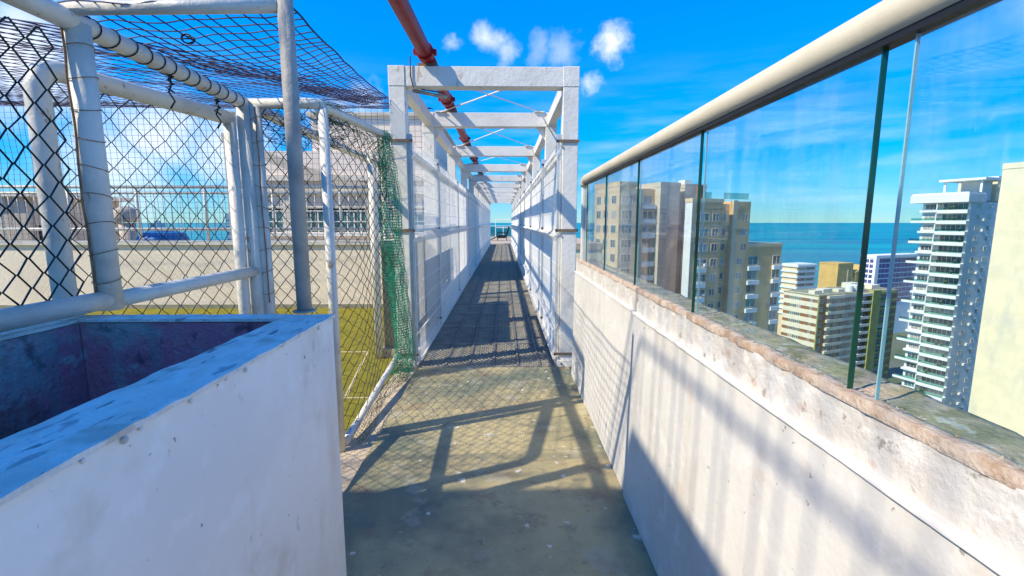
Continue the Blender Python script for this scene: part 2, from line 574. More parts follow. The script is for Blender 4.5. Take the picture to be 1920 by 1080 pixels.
box('front_wall', 'plaster', pl, -.78 + PX, -.63 + PX, -2.5, 1.69, .002, 1.1525, bevel=.003)
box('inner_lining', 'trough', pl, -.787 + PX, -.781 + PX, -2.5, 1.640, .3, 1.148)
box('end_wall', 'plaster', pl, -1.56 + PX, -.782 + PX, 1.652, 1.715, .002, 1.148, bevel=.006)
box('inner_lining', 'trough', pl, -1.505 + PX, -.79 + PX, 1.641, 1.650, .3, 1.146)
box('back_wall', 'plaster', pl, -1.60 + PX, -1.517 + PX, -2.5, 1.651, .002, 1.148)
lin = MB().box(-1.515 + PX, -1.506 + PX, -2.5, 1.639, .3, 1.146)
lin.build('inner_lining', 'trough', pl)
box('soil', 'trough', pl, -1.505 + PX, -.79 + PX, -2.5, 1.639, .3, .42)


def rag(amp, sc, seed):
    return lambda side, y: (amp * noise.noise((y * sc, side * 7 + seed, .3)) + amp * .6 * noise.noise((y * sc * 3.7, side * 3, seed)))


def ledge(x0, x1, y0, y1, zt, th, seed, amp=.007, mname='ledge', nx=6, ny=160, fz=.004):
    mb = grid_sheet(x0, x1, y0, y1, zt, nx, ny, fz, rag(amp, 9, seed), seed=seed)
    # skirt all round so that the crust has thickness
    W1 = ny + 1
    rim = [(0, j) for j in range(ny + 1)] + [(i, ny) for i in range(1, nx + 1)] + [(nx, j) for j in range(ny - 1, -1, -1)] + [(i, 0) for i in range(nx - 1, 0, -1)]
    k = len(mb.v)
    for (i, j) in rim:
        x, y, z = mb.v[i * W1 + j]
        mb.v.append((x, y, zt - th))
    n = len(rim)
    for a in range(n):
        b_ = (a + 1) % n
        mb.f.append((rim[a][0] * W1 + rim[a][1], rim[b_][0] * W1 + rim[b_][1], k + b_, k + a))
        mb.m.append(0)
    return mb


ledge(-.788 + PX, -.624 + PX, -2.5, 1.700, 1.163, .010, 1, .005).build('ledge_crust', 'ledge', pl)
ledge(-1.60 + PX, -.792 + PX, 1.637, 1.722, 1.160, .010, 2, .006, nx=40, ny=8).build('ledge_crust', 'ledge', pl)
ledge(-1.61 + PX, -1.502 + PX, -2.5, 1.632, 1.158, .009, 3).build('ledge_crust', 'ledge', pl)
for (y, r) in ((.735, .010), (.77, .006), (.90, .008), (1.02, .005), (1.10, .009), (1.55, .010), (.66, .006)):
    d = MB()
    rings = [(0.0, .4), (.3, .9), (.55, 1), (.8, .75), (1, .0)]
    d.tube([(-.628 + PX + .001, y, 1.153 - q * r * 1.6) for q, _ in rings], [max(r * w * .62, .0004) for _, w in rings], 10)
    d.build('paint_drip', 'ledge', pl, True)

# ------------------------------------------------------------------ right parapet wall
pw = empty('parapet_wall', 'white plastered parapet wall with mossy top along the right of the walkway', 'wall', (.76, 0, 0))
OX = -.76


def wall_face(y0, y1, xa, xb, z1):
    mb = MB()
    k = 0
    mb.v += [(xa, y0, .002), (.84, y0, .002), (.84, y1, .002), (xa, y1, .002), (xb, y0, z1), (.84, y0, z1), (.84, y1, z1), (xb, y1, z1)]
    mb.v = [(x + OX, y, z) for x, y, z in mb.v]
    for q in ((0, 3, 2, 1), (4, 5, 6, 7), (0, 1, 5, 4), (1, 2, 6, 5), (2, 3, 7, 6), (3, 0, 4, 7)):
        mb.f.append(q)
        mb.m.append(0)
    return mb


wall_face(-3, 2.368, .655, .676, 1.036).build('wall_panel', 'parapet', pw, bevel=.004)
wall_face(2.398, 4.42, .668, .684, 1.036).build('wall_panel', 'parapet', pw, bevel=.004)
box('joint_filler', 'strap', pw, .705 + OX, .83 + OX, 2.366, 2.399, .003, 1.03)
box('upper_band', 'band', pw, .690 + OX, .838 + OX, -3, 2.368, 1.0365, 1.150, bevel=.005)
box('upper_band', 'band', pw, .694 + OX, .838 + OX, 2.398, 4.42, 1.0365, 1.150, bevel=.005)
ledge(.668 + OX, .700 + OX, -3, 2.37, 1.041, .012, 11, .0022, nx=3, ny=220, fz=.0015).build('ledge_strip', 'parapet', pw, True)
ledge(.678 + OX, .704 + OX, 2.395, 4.42, 1.041, .012, 12, .0022, nx=3, ny=120, fz=.0015).build('ledge_strip', 'parapet', pw, True)
ledge(.687 + OX, .722 + OX, -3, 2.372, 1.164, .022, 13, .006, 'mortar', nx=4, ny=320, fz=.006).build('mortar_edge', 'mortar', pw, True)
ledge(.691 + OX, .722 + OX, 2.393, 4.42, 1.164, .022, 14, .006, 'mortar', nx=4, ny=140, fz=.006).build('mortar_edge', 'mortar', pw, True)
ledge(.7225 + OX, .845 + OX, -3, 4.42, 1.158, .016, 15, .006, 'moss', nx=8, ny=300, fz=.006).build('mossy_top', 'moss', pw, True)
rub = MB()
for i in range(420):
    y = random.uniform(.35, 4.3)
    x = random.gauss(.716, .006)
    s_ = random.uniform(.0015, .005)
    mbv = [(x + OX + random.uniform(-s_, s_) * 1.3, y + random.uniform(-s_, s_) * 1.6, 1.166 + random.uniform(-.3, 1) * s_) for _ in range(6)]
    k = len(rub.v)
    rub.v += [(x + OX - s_, y, 1.165), (x + OX + s_, y, 1.165), (x + OX, y - s_, 1.165), (x + OX, y + s_, 1.165), mbv[0], (x + OX, y, 1.163 - s_)]
    for q in ((0, 2, 4), (2, 1, 4), (1, 3, 4), (3, 0, 4)):
        rub.f.append(tuple(k + j for j in q))
        rub.m.append(0)
rub.build('mortar_crumbs', 'mortar', pw, stuff=True)

# ------------------------------------------------------------------ glass balustrade
gb = empty('glass_balustrade', 'frameless glass balustrade with cream round handrail on the right parapet', 'balustrade', (.712, 2, 1.16))
GX, GY, GZ = -.712, -2, -1.16
edges = [(-2.2, .832), (.905, 1.660), (1.705, 2.440), (2.485, 3.215), (3.255, 3.935), (3.968, 4.10)]
for (y0, y1) in edges:
    g = MB().box(.706 + GX, .716 + GX, y0 + GY, y1 + GY, 1.150 + GZ, 1.822 + GZ)
    go = g.build('glass_panel', 'glass', gb)
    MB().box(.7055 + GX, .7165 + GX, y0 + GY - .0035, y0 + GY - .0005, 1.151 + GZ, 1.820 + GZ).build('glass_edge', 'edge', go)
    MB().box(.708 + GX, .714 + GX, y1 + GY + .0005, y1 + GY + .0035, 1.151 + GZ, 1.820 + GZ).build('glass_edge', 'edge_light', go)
pipe('handrail', 'rail', gb, [(.712 + GX, -2.4 + GY, 1.868 + GZ), (.712 + GX, 4.06 + GY, 1.868 + GZ), (.712 + GX, 4.10 + GY, 1.862 + GZ), (.712 + GX, 4.125 + GY, 1.845 + GZ), (.712 + GX, 4.135 + GY, 1.815 + GZ)], .038, 24)
box('gasket_strip', 'gasket', gb, .695 + GX, .729 + GX, -2.4 + GY, 4.10 + GY, 1.8205 + GZ, 1.8345 + GZ)
box('end_post', 'white', gb, .688 + GX, .738 + GX, 4.112 + GY, 4.15 + GY, 1.152 + GZ, 1.82 + GZ, bevel=.003)

# ------------------------------------------------------------------ footbridge
BY0 = 4.70
FR = [BY0] + [6.59 + 2.83 * i for i in range(10)]          # frame positions
BEND = FR[-1] + .6
fb = empty('footbridge', 'long white steel footbridge with wire mesh sides and overhead crossbeams', 'footbridge', (-.18, BY0, 0))
BO = Vector((.18, -BY0, 0))


def B(x, y, z):
    return (x + .18, y - BY0, z)


def bbox(name, m, x0, x1, y0, y1, z0, z1, bevel=0, parent=fb):
    return MB().box(x0 + .18, x1 + .18, y0 - BY0, y1 - BY0, z0, z1).build(name, m, parent, bevel=bevel)


PW = .155
LX0, LX1, RX0, RX1 = -1.10, -.945, .582, .737
ZT = 2.985
post_me = MB().box(-PW / 2, PW / 2, 0, .155, -.30, ZT - .19).mesh('post', 'white')
beam_me = MB().box(LX1 + .002 + .18, RX0 - .002 + .18, 0.004, .150, ZT - .188, ZT - .004).mesh('crossbeam', 'white')
head_me = MB().box(-PW / 2 - .002, PW / 2 + .002, -.003, .158, ZT - .188, ZT).mesh('post_head', 'white')
gus = MB()
gus.prism([(0, 0), (.16, 0), (0, .16)], 0, .012)
for iy, y in enumerate(FR):
    for xc in (LX0 + PW / 2, RX0 + PW / 2):
        p = link('post', post_me, fb, .006, loc=(xc + .18, y - BY0, 0))
        link('post_head', head_me, fb, .005, loc=(xc + .18, y - BY0, 0))
    link('crossbeam', beam_me, fb, .005, loc=(0, y - BY0, 0))
    if iy < 3:
        for xc in (LX0 + PW / 2, RX0 + PW / 2):
            bp = MB().box(xc + .18 - .10, xc + .18 + .10, y - BY0 - .022, y - BY0 - .0035, .004, .075).build('base_plate', 'white', fb, bevel=.002)
            for dx in (-.06, .06):
                MB().tube([(xc + .18 + dx, y - BY0 - .034, .04), (xc + .18 + dx, y - BY0 - .0225, .04)], .010, 6).build('bolt', 'bolt', bp)
    if iy:
        for s_, xe in ((1, LX1), (-1, RX0)):
            g = MB()
            pts = [(xe + .18, y - BY0 + .06, ZT - .19), (xe + .18 + s_ * .13, y - BY0 + .06, ZT - .19), (xe + .18, y - BY0 + .06, ZT - .36)]
            q = [(a, b_ + .014, c) for a, b_, c in pts]
            if s_ < 0:
                pts.reverse()
                q.reverse()
            k = len(g.v)
            g.v += pts + q
            for f_ in ((0, 1, 2), (5, 4, 3), (0, 3, 4, 1), (1, 4, 5, 2), (2, 5, 3, 0)):
                g.f.append(f_)
                g.m.append(0)
            g.build('gusset_plate', 'white', fb)
            # small plates on top of each crossbeam that hold the bracing rods
            bbox('rod_plate', 'white', xe + s_ * .02 if s_ > 0 else xe - .16, xe + .16 if s_ > 0 else xe - .02, y - .02, y + .10, ZT - .002, ZT + .012)
for i in range(len(FR) - 1):
    y0, y1 = FR[i] + .157, FR[i + 1] - .003
    for xa, xb in ((LX0 + .02, LX1 - .03), (RX0 + .03, RX1 - .02)):
        bbox('top_chord', 'white', xa, xb, y0, y1, ZT - .165, ZT - .02, .004)
    for a, c in ((LX1 + .05, RX0 - .05), (RX0 - .05, LX1 + .05)):
        dz = .006 if a < c else -.008
        MB().tube([B(a, FR[i] + .10, ZT + .004 + dz), B(c, FR[i + 1] + .05, ZT + .004 + dz)], .009, 8).build('brace_rod', 'white', fb, True)
# longitudinal edge beams under the floor and mid rails
for i in range(len(FR) - 1):
    y0, y1 = FR[i] + .157, FR[i + 1] - .003
    if i > 0:
        pt = bbox('side_plate', 'white', -.942, -.922, y0, y1, .012, .47, .003)
        for yy in (y0 + .35, y0 + 1.35, y1 - .35):
            MB().tube([(-.9225 + .18, yy - BY0, .26), (-.9165 + .18, yy - BY0, .26)], .018, 8).build('bolt', 'bolt', pt)
    bbox('edge_beam', 'white', -1.05, -.965, y0, y1, -.22, .06 if i == 0 else .45)
    bbox('edge_beam', 'white', .60, .70, y0, y1, -.22, .10)
    bbox('mid_rail', 'white', -1.02, -.95, y0, y1, 1.40, 1.47, .004)
    bbox('mid_rail', 'white', .592, .66, y0, y1, 1.38, 1.45, .004)
    bbox('top_rail', 'white', -1.02, -.96, y0, y1, 2.20, 2.25, .004)
    bbox('top_rail', 'white', .60, .66, y0, y1, 2.20, 2.25, .004)
# floor gratings
GL = .94
gw0, gw1 = -.905 + .18, .553 + .18
gb_me = MB().box(gw0, gw1, .004, GL - .004, -.05, -.010).mesh('grating_panel', 'grate_dark')
em = MB()
ny = 26
for j in range(ny):
    y = .02 + (GL - .04) * (j + .5) / ny
    n = 54
    pts = [(gw0 + .012 + (gw1 - gw0 - .024) * i / n, y + (.0165 if (i + j) % 2 else -.0165), -.008 + (.006 if i % 2 else .0)) for i in range(n + 1)]
    k = len(em.v)
    for (x, yy, z) in pts:
        em.v += [(x, yy - .0042, z - .004), (x, yy, z + .005), (x, yy + .0042, z - .004)]
    for i in range(n):
        a = k + 3 * i
        em.f += [(a, a + 3, a + 4, a + 1), (a + 1, a + 4, a + 5, a + 2)]
        em.m += [0, 0]
em.box(gw0, gw0 + .012, .004, GL - .004, -.009, .006)
em.box(gw1 - .012, gw1, .004, GL - .004, -.009, .006)
em.box(gw0 + .0125, gw1 - .0125, .004, .018, -.009, .006)
em_me = em.mesh('expanded_mesh', 'grate')
ng = int((BEND - BY0) / GL)
for i in range(ng):
    p = link('grating_panel', gb_me, fb, loc=(0, .006 + i * GL, 0))
    e_ = link('expanded_mesh', em_me, p, stuff=True)
# runner strips lengthwise as the photo shows
for x in (-.62, -.37, -.11, .15, .38):
    bbox('tread_strip', 'grate_dark', x - .012, x + .012, BY0 + .03, BEND - .1, .0055, .0105)

# welded mesh fence panels with V bends
ZB = [0.06, .34, .395, .45, .86, 1.31, 1.36, 1.41, 1.8, 2.12, 2.165, 2.21, 2.31]
XB = [0, 0, .05, 0, 0, 0, .05, 0, 0, 0, .05, 0, 0]
ZB[0] = .02


def vmesh(length, sgn):
    mb = MB()
    n = int(length / .052)
    zz = list(ZB)
    for i in range(n + 1):
        y = .01 + (length - .02) * i / n
        mb.tube([(sgn * x, y, z) for x, z in zip(XB, zz)], .0022, 4, caps=False)
    hz = [.03, .10, .34, .395, .45, .65, .86, 1.06, 1.31, 1.36, 1.41, 1.60, 1.8, 1.98, 2.12, 2.165, 2.21, 2.30]
    for z in hz:
        x = .05 if z in (.395, 1.36, 2.165) else 0
        mb.tube([(sgn * x + .004 * sgn, .0, z), (sgn * x + .004 * sgn, length, z)], .003, 4, caps=False)
    # foot fold along the floor
    for i in range(n + 1):
        y = .01 + (length - .02) * i / n
        mb.tube([(0, y, .022), (sgn * .045, y, .075), (0, y, .13)], .0026, 4, caps=False)
    mb.tube([(sgn * .045, 0, .075), (sgn * .045, length, .075)], .003, 4, caps=False)
    return mb


vm = {}
for i in range(len(FR) - 1):
    ln = FR[i + 1] - FR[i]
    for sgn, x in ((1, -.912), (-1, .565)):
        key = (round(ln, 2), sgn)
        if key not in vm:
            vm[key] = vmesh(ln, sgn).mesh('mesh_panel', 'wire')
        link('mesh_panel', vm[key], fb, stuff=True, loc=(x + .18, FR[i] + .01 - BY0, 0))
fp_me = MB().box(-.0225, .0225, 0, .045, .004, 2.36).mesh('fence_post', 'galv')
for i, y in enumerate(FR):
    for sgn, x in ((1, -.921), (-1, .5585)):
        link('fence_post', fp_me, fb, .003, loc=(x + .18, y - .012 - BY0 if i else .03, 0))
        for z in (.14, 1.42, 2.29):
            if i == 0:
                a, c = (LX0 - .012, -.885) if sgn > 0 else (.52, RX1 + .012)
                st = MB()
                st.box(a + .18, c + .18, -.012, -.004, z - .014, z + .014)
                s_o = st.build('strap', 'strap', fb)
                bx = -.893 if sgn > 0 else .528
                MB().tube([(bx + .18, -.03, z), (bx + .18, .0, z)], .011, 8).build('strap_bolt', 'bolt', s_o)
            else:
                MB().box(x - .03 + .18, x + .03 + .18, y - .022 - BY0, y - .0125 - BY0, z - .012, z + .012).build('clip', 'bolt', fb)
    if i < len(FR) - 1 and i > 0:
        for sgn, x in ((1, -.945), (-1, .59)):
            link('fence_post', fp_me, fb, loc=(x + .18, (y + FR[i + 1]) / 2 - BY0, 0))
# conduit bracket on the front beam
cb = MB().tube([B(-.885, BY0 - .008, ZT + .08), B(-.885, BY0 - .008, ZT - .10), B(-.86, BY0 - .008, ZT - .20)], .006, 8)
cb.build('cable', 'cable', fb, True)
MB().tube([B(-.875, BY0 + .06, ZT - .215), B(-.58, BY0 + .30, ZT - .215)], .018, 10).build('conduit', 'pipe_old', fb, True)
MB().tube([B(-.80, BY0 + .105, ZT - .19), B(-.60, BY0 + .25, ZT - .185)], .006, 8).build('cable', 'cable', fb, True)

# ------------------------------------------------------------------ red pipe
rp = empty('red_pipe', 'red fire water pipe running above the footbridge crossbeams', 'pipe', (-.735, BY0, ZT))
PZ = .105


def PBX(y):
    return -.022 * (4.66 - y) if y < 4.66 else 0.0


ycur = -7.5
joints = [-7.5, -1.2, 1.9, 4.66, 6.35, 9.2, 12.0, 14.9, 20.5, 26.2, 33.5]
for a, c in zip(joints[:-1], joints[1:]):
    MB().tube([(PBX(a), a, PZ), (PBX(c - .004), c - .004, PZ)], .068, 24).build('pipe_length', 'red', rp, True)
for y in joints[1:-1]:
    c = MB()
    c.tube([(PBX(y), y + q_, PZ) for q_ in (-.055, -.05, .05, .055)], [.07, .084, .084, .07], 20)
    co = c.build('coupling', 'red', rp, False)
    for s_ in (-1, 1):
        MB().box(PBX(y) + s_ * .09 - .018, PBX(y) + s_ * .09 + .018, y - .03, y + .03, PZ - .022, PZ + .022).build('coupling_lug', 'red', co)
for y in FR:
    h = MB()
    h.box(-.09, .09, y - BY0 + .05, y - BY0 + .10, .002, PZ - .066)
    h.build('pipe_saddle', 'strap', rp)

# fix: pipe lengths and joints are given in world Y; shift the root so that they land there
rp.location = (-.735, 0, ZT)
for ch in rp.children:
    if ch.name.startswith('pipe_saddle'):
        ch.location.y = BY0

# ------------------------------------------------------------------ court fence, gate, frame (left)
FX = -1.53
cf = empty('chain_link_fence', 'white pipe fence with dark green chain link around the court', 'fence', (FX, 1.8, 1.2))


def F(x, y, z):
    return (x - FX, y - 1.8, z - 1.2)


def fpipe(name, pts, r, m='pipe', parent=cf, n=16):
    return MB().tube([F(*p) for p in pts], r, n).build(name, m, parent, True)


fpipe('post', [(-1.525, 1.8, 1.166), (-1.525, 1.8, 2.20)], .042)
fpipe('post', [(-1.55, 2.925, .0), (-1.55, 2.925, 2.20)], .042)
fpipe('post', [(-1.487, 2.935, .0), (-1.487, 2.935, 2.19)], .032)
fpipe('top_rail', [(-1.54, -.6, 2.205), (-1.525, 1.8, 2.205), (-1.55, 2.925, 2.205), (-1.56, 6.3, 2.215)], .036)
fpipe('bottom_rail', [(-1.53, -.6, 1.205), (-1.525, 1.8, 1.205)], .036)
fpipe('bottom_rail', [(-1.525, 1.8, 1.20), (-1.55, 2.925, 1.20)], .033)
# bent corner pipe with the thin post
fpipe('top_rail', [(-1.54, 2.945, 2.205), (-1.19, 2.965, 2.215), (-1.13, 2.975, 2.212), (-1.10, 3.01, 2.20), (-1.095, 3.10, 2.205), (-1.10, 4.60, 2.305)], .032)
fpipe('post', [(-1.105, 2.985, -.03), (-1.105, 2.985, 2.19)], .030)
br = fpipe('bottom_rail', [(-1.08, 3.0, .02), (-1.075, 4.2, .13), (-1.075, 4.60, .17)], .026)
fpipe('rail_sleeve', [(-1.0805, 3.03, .0225), (-1.078, 3.25, .0425)], .029, 'galv', br)
fpipe('post', [(-1.415, 5.15, -.03), (-1.415, 5.15, 2.25)], .045)
fpipe('post', [(-1.56, 6.25, -.03), (-1.56, 6.25, 2.19)], .042)


def along(path):
    pts = [Vector(p) for p in path]
    segs = [(pts[i], pts[i + 1], (pts[i + 1] - pts[i]).length) for i in range(len(pts) - 1)]
    tot = sum(s_[2] for s_ in segs)

    def fn(u):
        for a, c, l_ in segs:
            if u <= l_ or (a, c, l_) == segs[-1]:
                d = (c - a) / l_
                return a + d * u, Vector((-d.y, d.x))
            u -= l_
    return fn, tot


def chain(path, z0, z1, w=.094, h=.10, r=.0023, jit=.006, seed=0, sag=0.0, off=(0, 0, 0)):
    fn, tot = along(path)
    mb = MB()
    nw = int(tot / (w / 2)) - 1
    nk = int((z1 - z0) / (h / 2))
    for i in range(nw):
        pts = []
        for k in range(nk + 1):
            j = i + (k + i) % 2
            u = j * w / 2
            z = z0 + k * h / 2
            q = Vector((u * 9.3 + seed, z * 8.7, seed * 1.3))
            u2 = min(max(u + jit * noise.noise(q), 0), tot - .001)
            z2 = z + jit * noise.noise(q + Vector((5, 9, 2)))
            p, nn = fn(u2)
            d = (1 if j > i else -1) * r * .8 + sag * noise.noise(Vector((u * 1.3 + seed, z * 1.1, 4)))
            pts.append((p.x + nn.x * d - off[0], p.y + nn.y * d - off[1], z2 - off[2]))
        mb.tube(pts, r, 4, caps=False)
    return mb


FO = (FX, 1.8, 1.2)
chain([(-1.535, -.5), (-1.53, 1.775)], 1.235, 2.18, seed=1, sag=.02, r=.0040, jit=.010, off=FO).build('chain_link', 'chain', cf, stuff=True)
chain([(-1.46, 2.945), (-1.12, 2.955)], .04, 2.20, w=.082, seed=2, sag=.02, r=.0030, jit=.010, off=FO).build('chain_link', 'chain', cf, stuff=True)
chain([(-1.12, 2.958), (-1.085, 3.02), (-1.07, 3.4), (-1.085, 4.0), (-1.09, 4.58)], .04, 2.22, w=.20, h=.098, seed=3, sag=.04, r=.0028, jit=.022, off=FO).build('chain_link', 'chain', cf, stuff=True)
# rusty tension wires beside the posts
for (x, y, z0, z1) in ((-1.533, 1.752, 1.23, 2.17), (-1.47, 2.90, 1.0, 2.18)):
    pts = [(x + .004 * noise.noise((z * 9, x, 1)), y + .006 * noise.noise((z * 7, x, 5)), z) for z in [z0 + (z1 - z0) * i / 40 for i in range(41)]]
    fpipe('tension_wire', pts, .0042, 'rust', n=6)
    for i in range(9):
        z = z0 + (z1 - z0) * (i + .5) / 9
        cx, cy, rr = (-1.525, 1.8, .0455) if x < -1.5 else (-1.487, 2.935, .0355)
        ring = [F(cx + rr * math.cos(a), cy + rr * math.sin(a), z + .012 * math.sin(a * 1.0 + i)) for a in [2 * math.pi * k / 14 for k in range(14)]]
        MB().tube(ring, .0015, 5, closed=True).build('wire_tie', 'rust', cf, True)
# net ties round the top rail
for i in range(13):
    y = 1.86 + i * .083 + random.uniform(-.01, .01)
    tl = random.uniform(-.25, .25)
    xr = -1.525 - .025 * (y - 1.8) / 1.125
    ring = [F(xr + .039 * math.cos(a), y + tl * .039 * math.sin(a) + .012 * math.cos(a), 2.205 + .039 * math.sin(a)) for a in [2 * math.pi * k / 16 for k in range(16)]]
    MB().tube(ring, .0026, 5, closed=True).build('net_tie', 'cable', cf, True)
for (y, z) in ((1.80, 2.243), (1.83, 2.24), (2.25, 2.16), (2.60, 2.14)):
    k_ = MB()
    for q in range(5):
        p0 = Vector(F(-1.515, y, z))
        pts = [p0 + Vector((.012 * math.sin(q * 2 + s_ * 3), .012 * math.cos(q * 3 + s_ * 2.2), -.018 * s_ * (q % 3))) for s_ in range(5)]
        k_.tube(pts, .0042, 5)
    k_.build('knot', 'cable', cf, True)

# swung gate leaf
gt = empty('chain_link_gate', 'white pipe gate leaf with chain link standing ajar behind the fence', 'gate', (-1.60, 2.88, 0))


def G(x, y, z):
    return (x + 1.60, y - 2.88, z)


E0, E1 = Vector((-1.805, 1.92)), Vector((-1.605, 2.86))
MB().tube([G(E0.x, E0.y, .05), G(E0.x, E0.y, 2.02), G(E0.x + .004, E0.y + .02, 2.075), G(E0.x + .016, E0.y + .075, 2.10), G(E1.x, E1.y, 2.105)], .040, 16).build('leaf_frame', 'pipe', gt, True)
MB().tube([G(E1.x, E1.y, .05), G(E1.x, E1.y, 2.14)], .034, 16).build('hinge_stile', 'pipe', gt, True)
MB().tube([G(E0.x, E0.y, .90), G(E1.x, E1.y, .90)], .034, 16).build('cross_rail', 'pipe', gt, True)
MB().tube([G(E0.x, E0.y, .09), G(E1.x, E1.y, .09)], .034, 16).build('bottom_rail', 'pipe', gt, True)
chain([tuple(E0), tuple(E1)], .12, 2.08, w=.105, h=.105, seed=5, sag=.012, r=.0030, jit=.010, off=(-1.60, 2.88, 0)).build('chain_link', 'chain', gt, stuff=True)

# old pipe frame standing on the planter
pf = empty('pipe_frame', 'weathered grey pipe post with a white crossbar standing on the planter corner', 'post', (-.755, 1.745, 1.165))
MB().tube([(0, 0, 0.0), (0, 0, 1.25)], .0265, 16).build('post', 'pipe_old', pf, True)
MB().tube([(0, 0, 0.0), (0, 0, .006)], .042, 16).build('base_flange', 'pipe_old', pf, False)
MB().tube([(-.022, 0, 1.078), (-.775, .03, 1.078)], .023, 16).build('crossbar', 'pipe', pf, True)


# ------------------------------------------------------------------ nets
def net(fn, nu, nv, r, su=2, sv=2, n=3, jit=.0):
    """strands in both directions over the surface fn(u, v), u and v from 0 to 1"""
    mb = MB()
    for i in range(nu + 1):
        mb.tube([fn(i / nu, j / (nv * sv)) for j in range(nv * sv + 1)], r, n, caps=False)
    for j in range(nv + 1):
        mb.tube([fn(i / (nu * su), j / nv) for i in range(nu * su + 1)], r, n, caps=False)
    return mb


def lerp(a, b_, t_):
    return Vector(a) + (Vector(b_) - Vector(a)) * t_


def over_walk(u, v):
    left = lerp((-1.535, 1.74, 2.245), (-1.30, 4.62, 2.60), v)
    right = lerp((-.757, 1.745, 2.262), (-1.105, 4.69, 2.69), v)
    left.x += -.02 * math.sin(v * math.pi)
    if v < .4:
        left.z = 2.245 + (left.z - 2.245) * (v / .4) ** 2
    p = lerp(left, right, u)
    p.z -= .07 * math.sin(math.pi * v) * math.sin(math.pi * (.15 + .7 * u)) - .012 * noise.noise((u * 5, v * 9, 0))
    p.x += .012 * noise.noise((u * 6, v * 14, 3))
    p.y += .02 * noise.noise((u * 7, v * 11, 8))
    return p


nw_ = net(over_walk, 12, 40, .0029).build('walkway_net', 'net', stuff=False)
tag(nw_, 'dark navy netting strung from the fence rail towards the footbridge', 'net')
MB().tube([over_walk(1, v / 40) for v in range(41)], .004, 6).build('border_rope', 'net', nw_, True)
kn = MB()
c0 = over_walk(.32, .1)
for q in range(7):
    kn.tube([c0 + Vector((.022 * math.cos(a_ + q), .004 * q - .01, .016 * math.sin(a_ + q))) for a_ in [s_ * .5 for s_ in range(6)]], .003, 5)
kn.build('knot', 'cable', nw_, True)


def court_roof(u, v):
    near = lerp((-9.5, .9, 2.75), (-1.56, 1.9, 2.215), u)
    far = lerp((-9.5, 8.28, 3.45), (-1.2, 8.28, 3.42), u)
    p = lerp(near, far, v)
    if u > .7:
        p.z += .0
    p.z -= .22 * math.sin(math.pi * v) * math.sin(math.pi * min(u * 1.0 + .1, 1)) - .02 * noise.noise((u * 12, v * 12, 0))
    p.y += .03 * noise.noise((u * 20, v * 12, 6))
    p.x += .03 * noise.noise((u * 16, v * 17, 2))
    return p


cr = net(court_roof, 66, 52, .0030, 1, 1).build('court_roof_net', 'net')
tag(cr, 'wide navy netting stretched as a roof above the court', 'net')
MB().tube([court_roof(i / 60, 1) for i in range(61)], .006, 6).build('border_rope', 'net', cr, True)
MB().tube([court_roof(i / 60, .955) + Vector((0, 0, -.02)) for i in range(61)], .005, 6).build('border_rope', 'net', cr, True)


def court_back(u, v):
    x = -9.5 + u * 8.3
    return Vector((x + .02 * noise.noise((u * 30, v * 6, 1)), 8.27 + .03 * noise.noise((u * 9, v * 4, 7)), 1.2 + v * (2.22) + .02 * noise.noise((u * 25, v * 5, 3))))


cbk = net(court_back, 80, 24, .0030, 1, 1).build('court_back_net', 'net')
tag(cbk, 'fine navy netting hanging along the far wall of the court', 'net')


def bundle(u, v):
    z = 2.32 - v * 2.30
    prof = [(0, -1.115, .035), (.12, -1.10, .05), (.3, -1.075, .075), (.5, -1.07, .075), (.68, -1.035, .075), (.85, -.995, .07), (.95, -1.0, .08), (1, -1.04, .09)]
    for a, c in zip(prof[:-1], prof[1:]):
        if v <= c[0]:
            k = (v - a[0]) / (c[0] - a[0])
            cx = a[1] + (c[1] - a[1]) * k
            hw = a[2] + (c[2] - a[2]) * k
            break
    x = cx + .015 + 1.15 * hw * math.sin(u * 17.0 + 1.2 * math.sin(v * 7)) + .018 * noise.noise((u * 14, v * 19, 1))
    y = 4.50 - .05 + .11 * math.cos(u * 23 + v * 5) + .02 * noise.noise((u * 12, v * 16, 9)) - .18 * (v > .9) * (v - .9)
    return Vector((x, y, z + .02 * noise.noise((u * 20, v * 14, 4))))


gn = net(bundle, 34, 90, .0020, 3, 1).build('green_net_bundle', 'greennet')
tag(gn, 'bunched green netting hanging beside the left front bridge post', 'net')


def tail(u, v):
    p = lerp((-1.02, 4.50, .16), (-1.065, 3.02, .0), u)
    return Vector((p.x + .03 + .07 * v * (.6 + .4 * math.sin(u * 9)) + .02 * noise.noise((u * 14, v * 6, 2)), p.y + .03 * noise.noise((u * 11, v * 8, 6)),
                   p.z + .05 - (.06 + p.z) * .75 * v + .03 * noise.noise((u * 13, v * 5, 4))))


net(tail, 40, 6, .0018, 2, 2).build('net_tail', 'olivenet', gn)


def top_gather(u, v):
    y = 2.98 + u * 1.62
    zr = 2.205 + .10 * u
    drop = (.10 + .30 * u) * v
    x = -1.10 + .05 * math.sin(v * 9 + u * 7) + .02 * noise.noise((u * 13, v * 9, 1)) - .06 * v
    return Vector((x, y + .03 * noise.noise((u * 15, v * 8, 4)), zr + .03 - drop + .025 * noise.noise((u * 17, v * 7, 2))))


tg = net(top_gather, 46, 12, .0017, 2, 2).build('gathered_net_edge', 'olivenet')
tag(tg, 'faded green net gathered along the top rail left of the footbridge', 'net')


def slack(u, v):
    x = -1.53 + u * .43
    return Vector((x, 3.05 + .25 * noise.noise((u * 6, v * 6, 2)) + .3 * u, 2.20 - v * .2 * (1 + .3 * noise.noise((u * 5, 1, 1))) + .03 * noise.noise((u * 15, v * 9, 8))))


sk = net(slack, 24, 12, .0016, 2, 2).build('slack_net', 'net')
tag(sk, 'slack navy net bunched under the bent corner pipe', 'net')

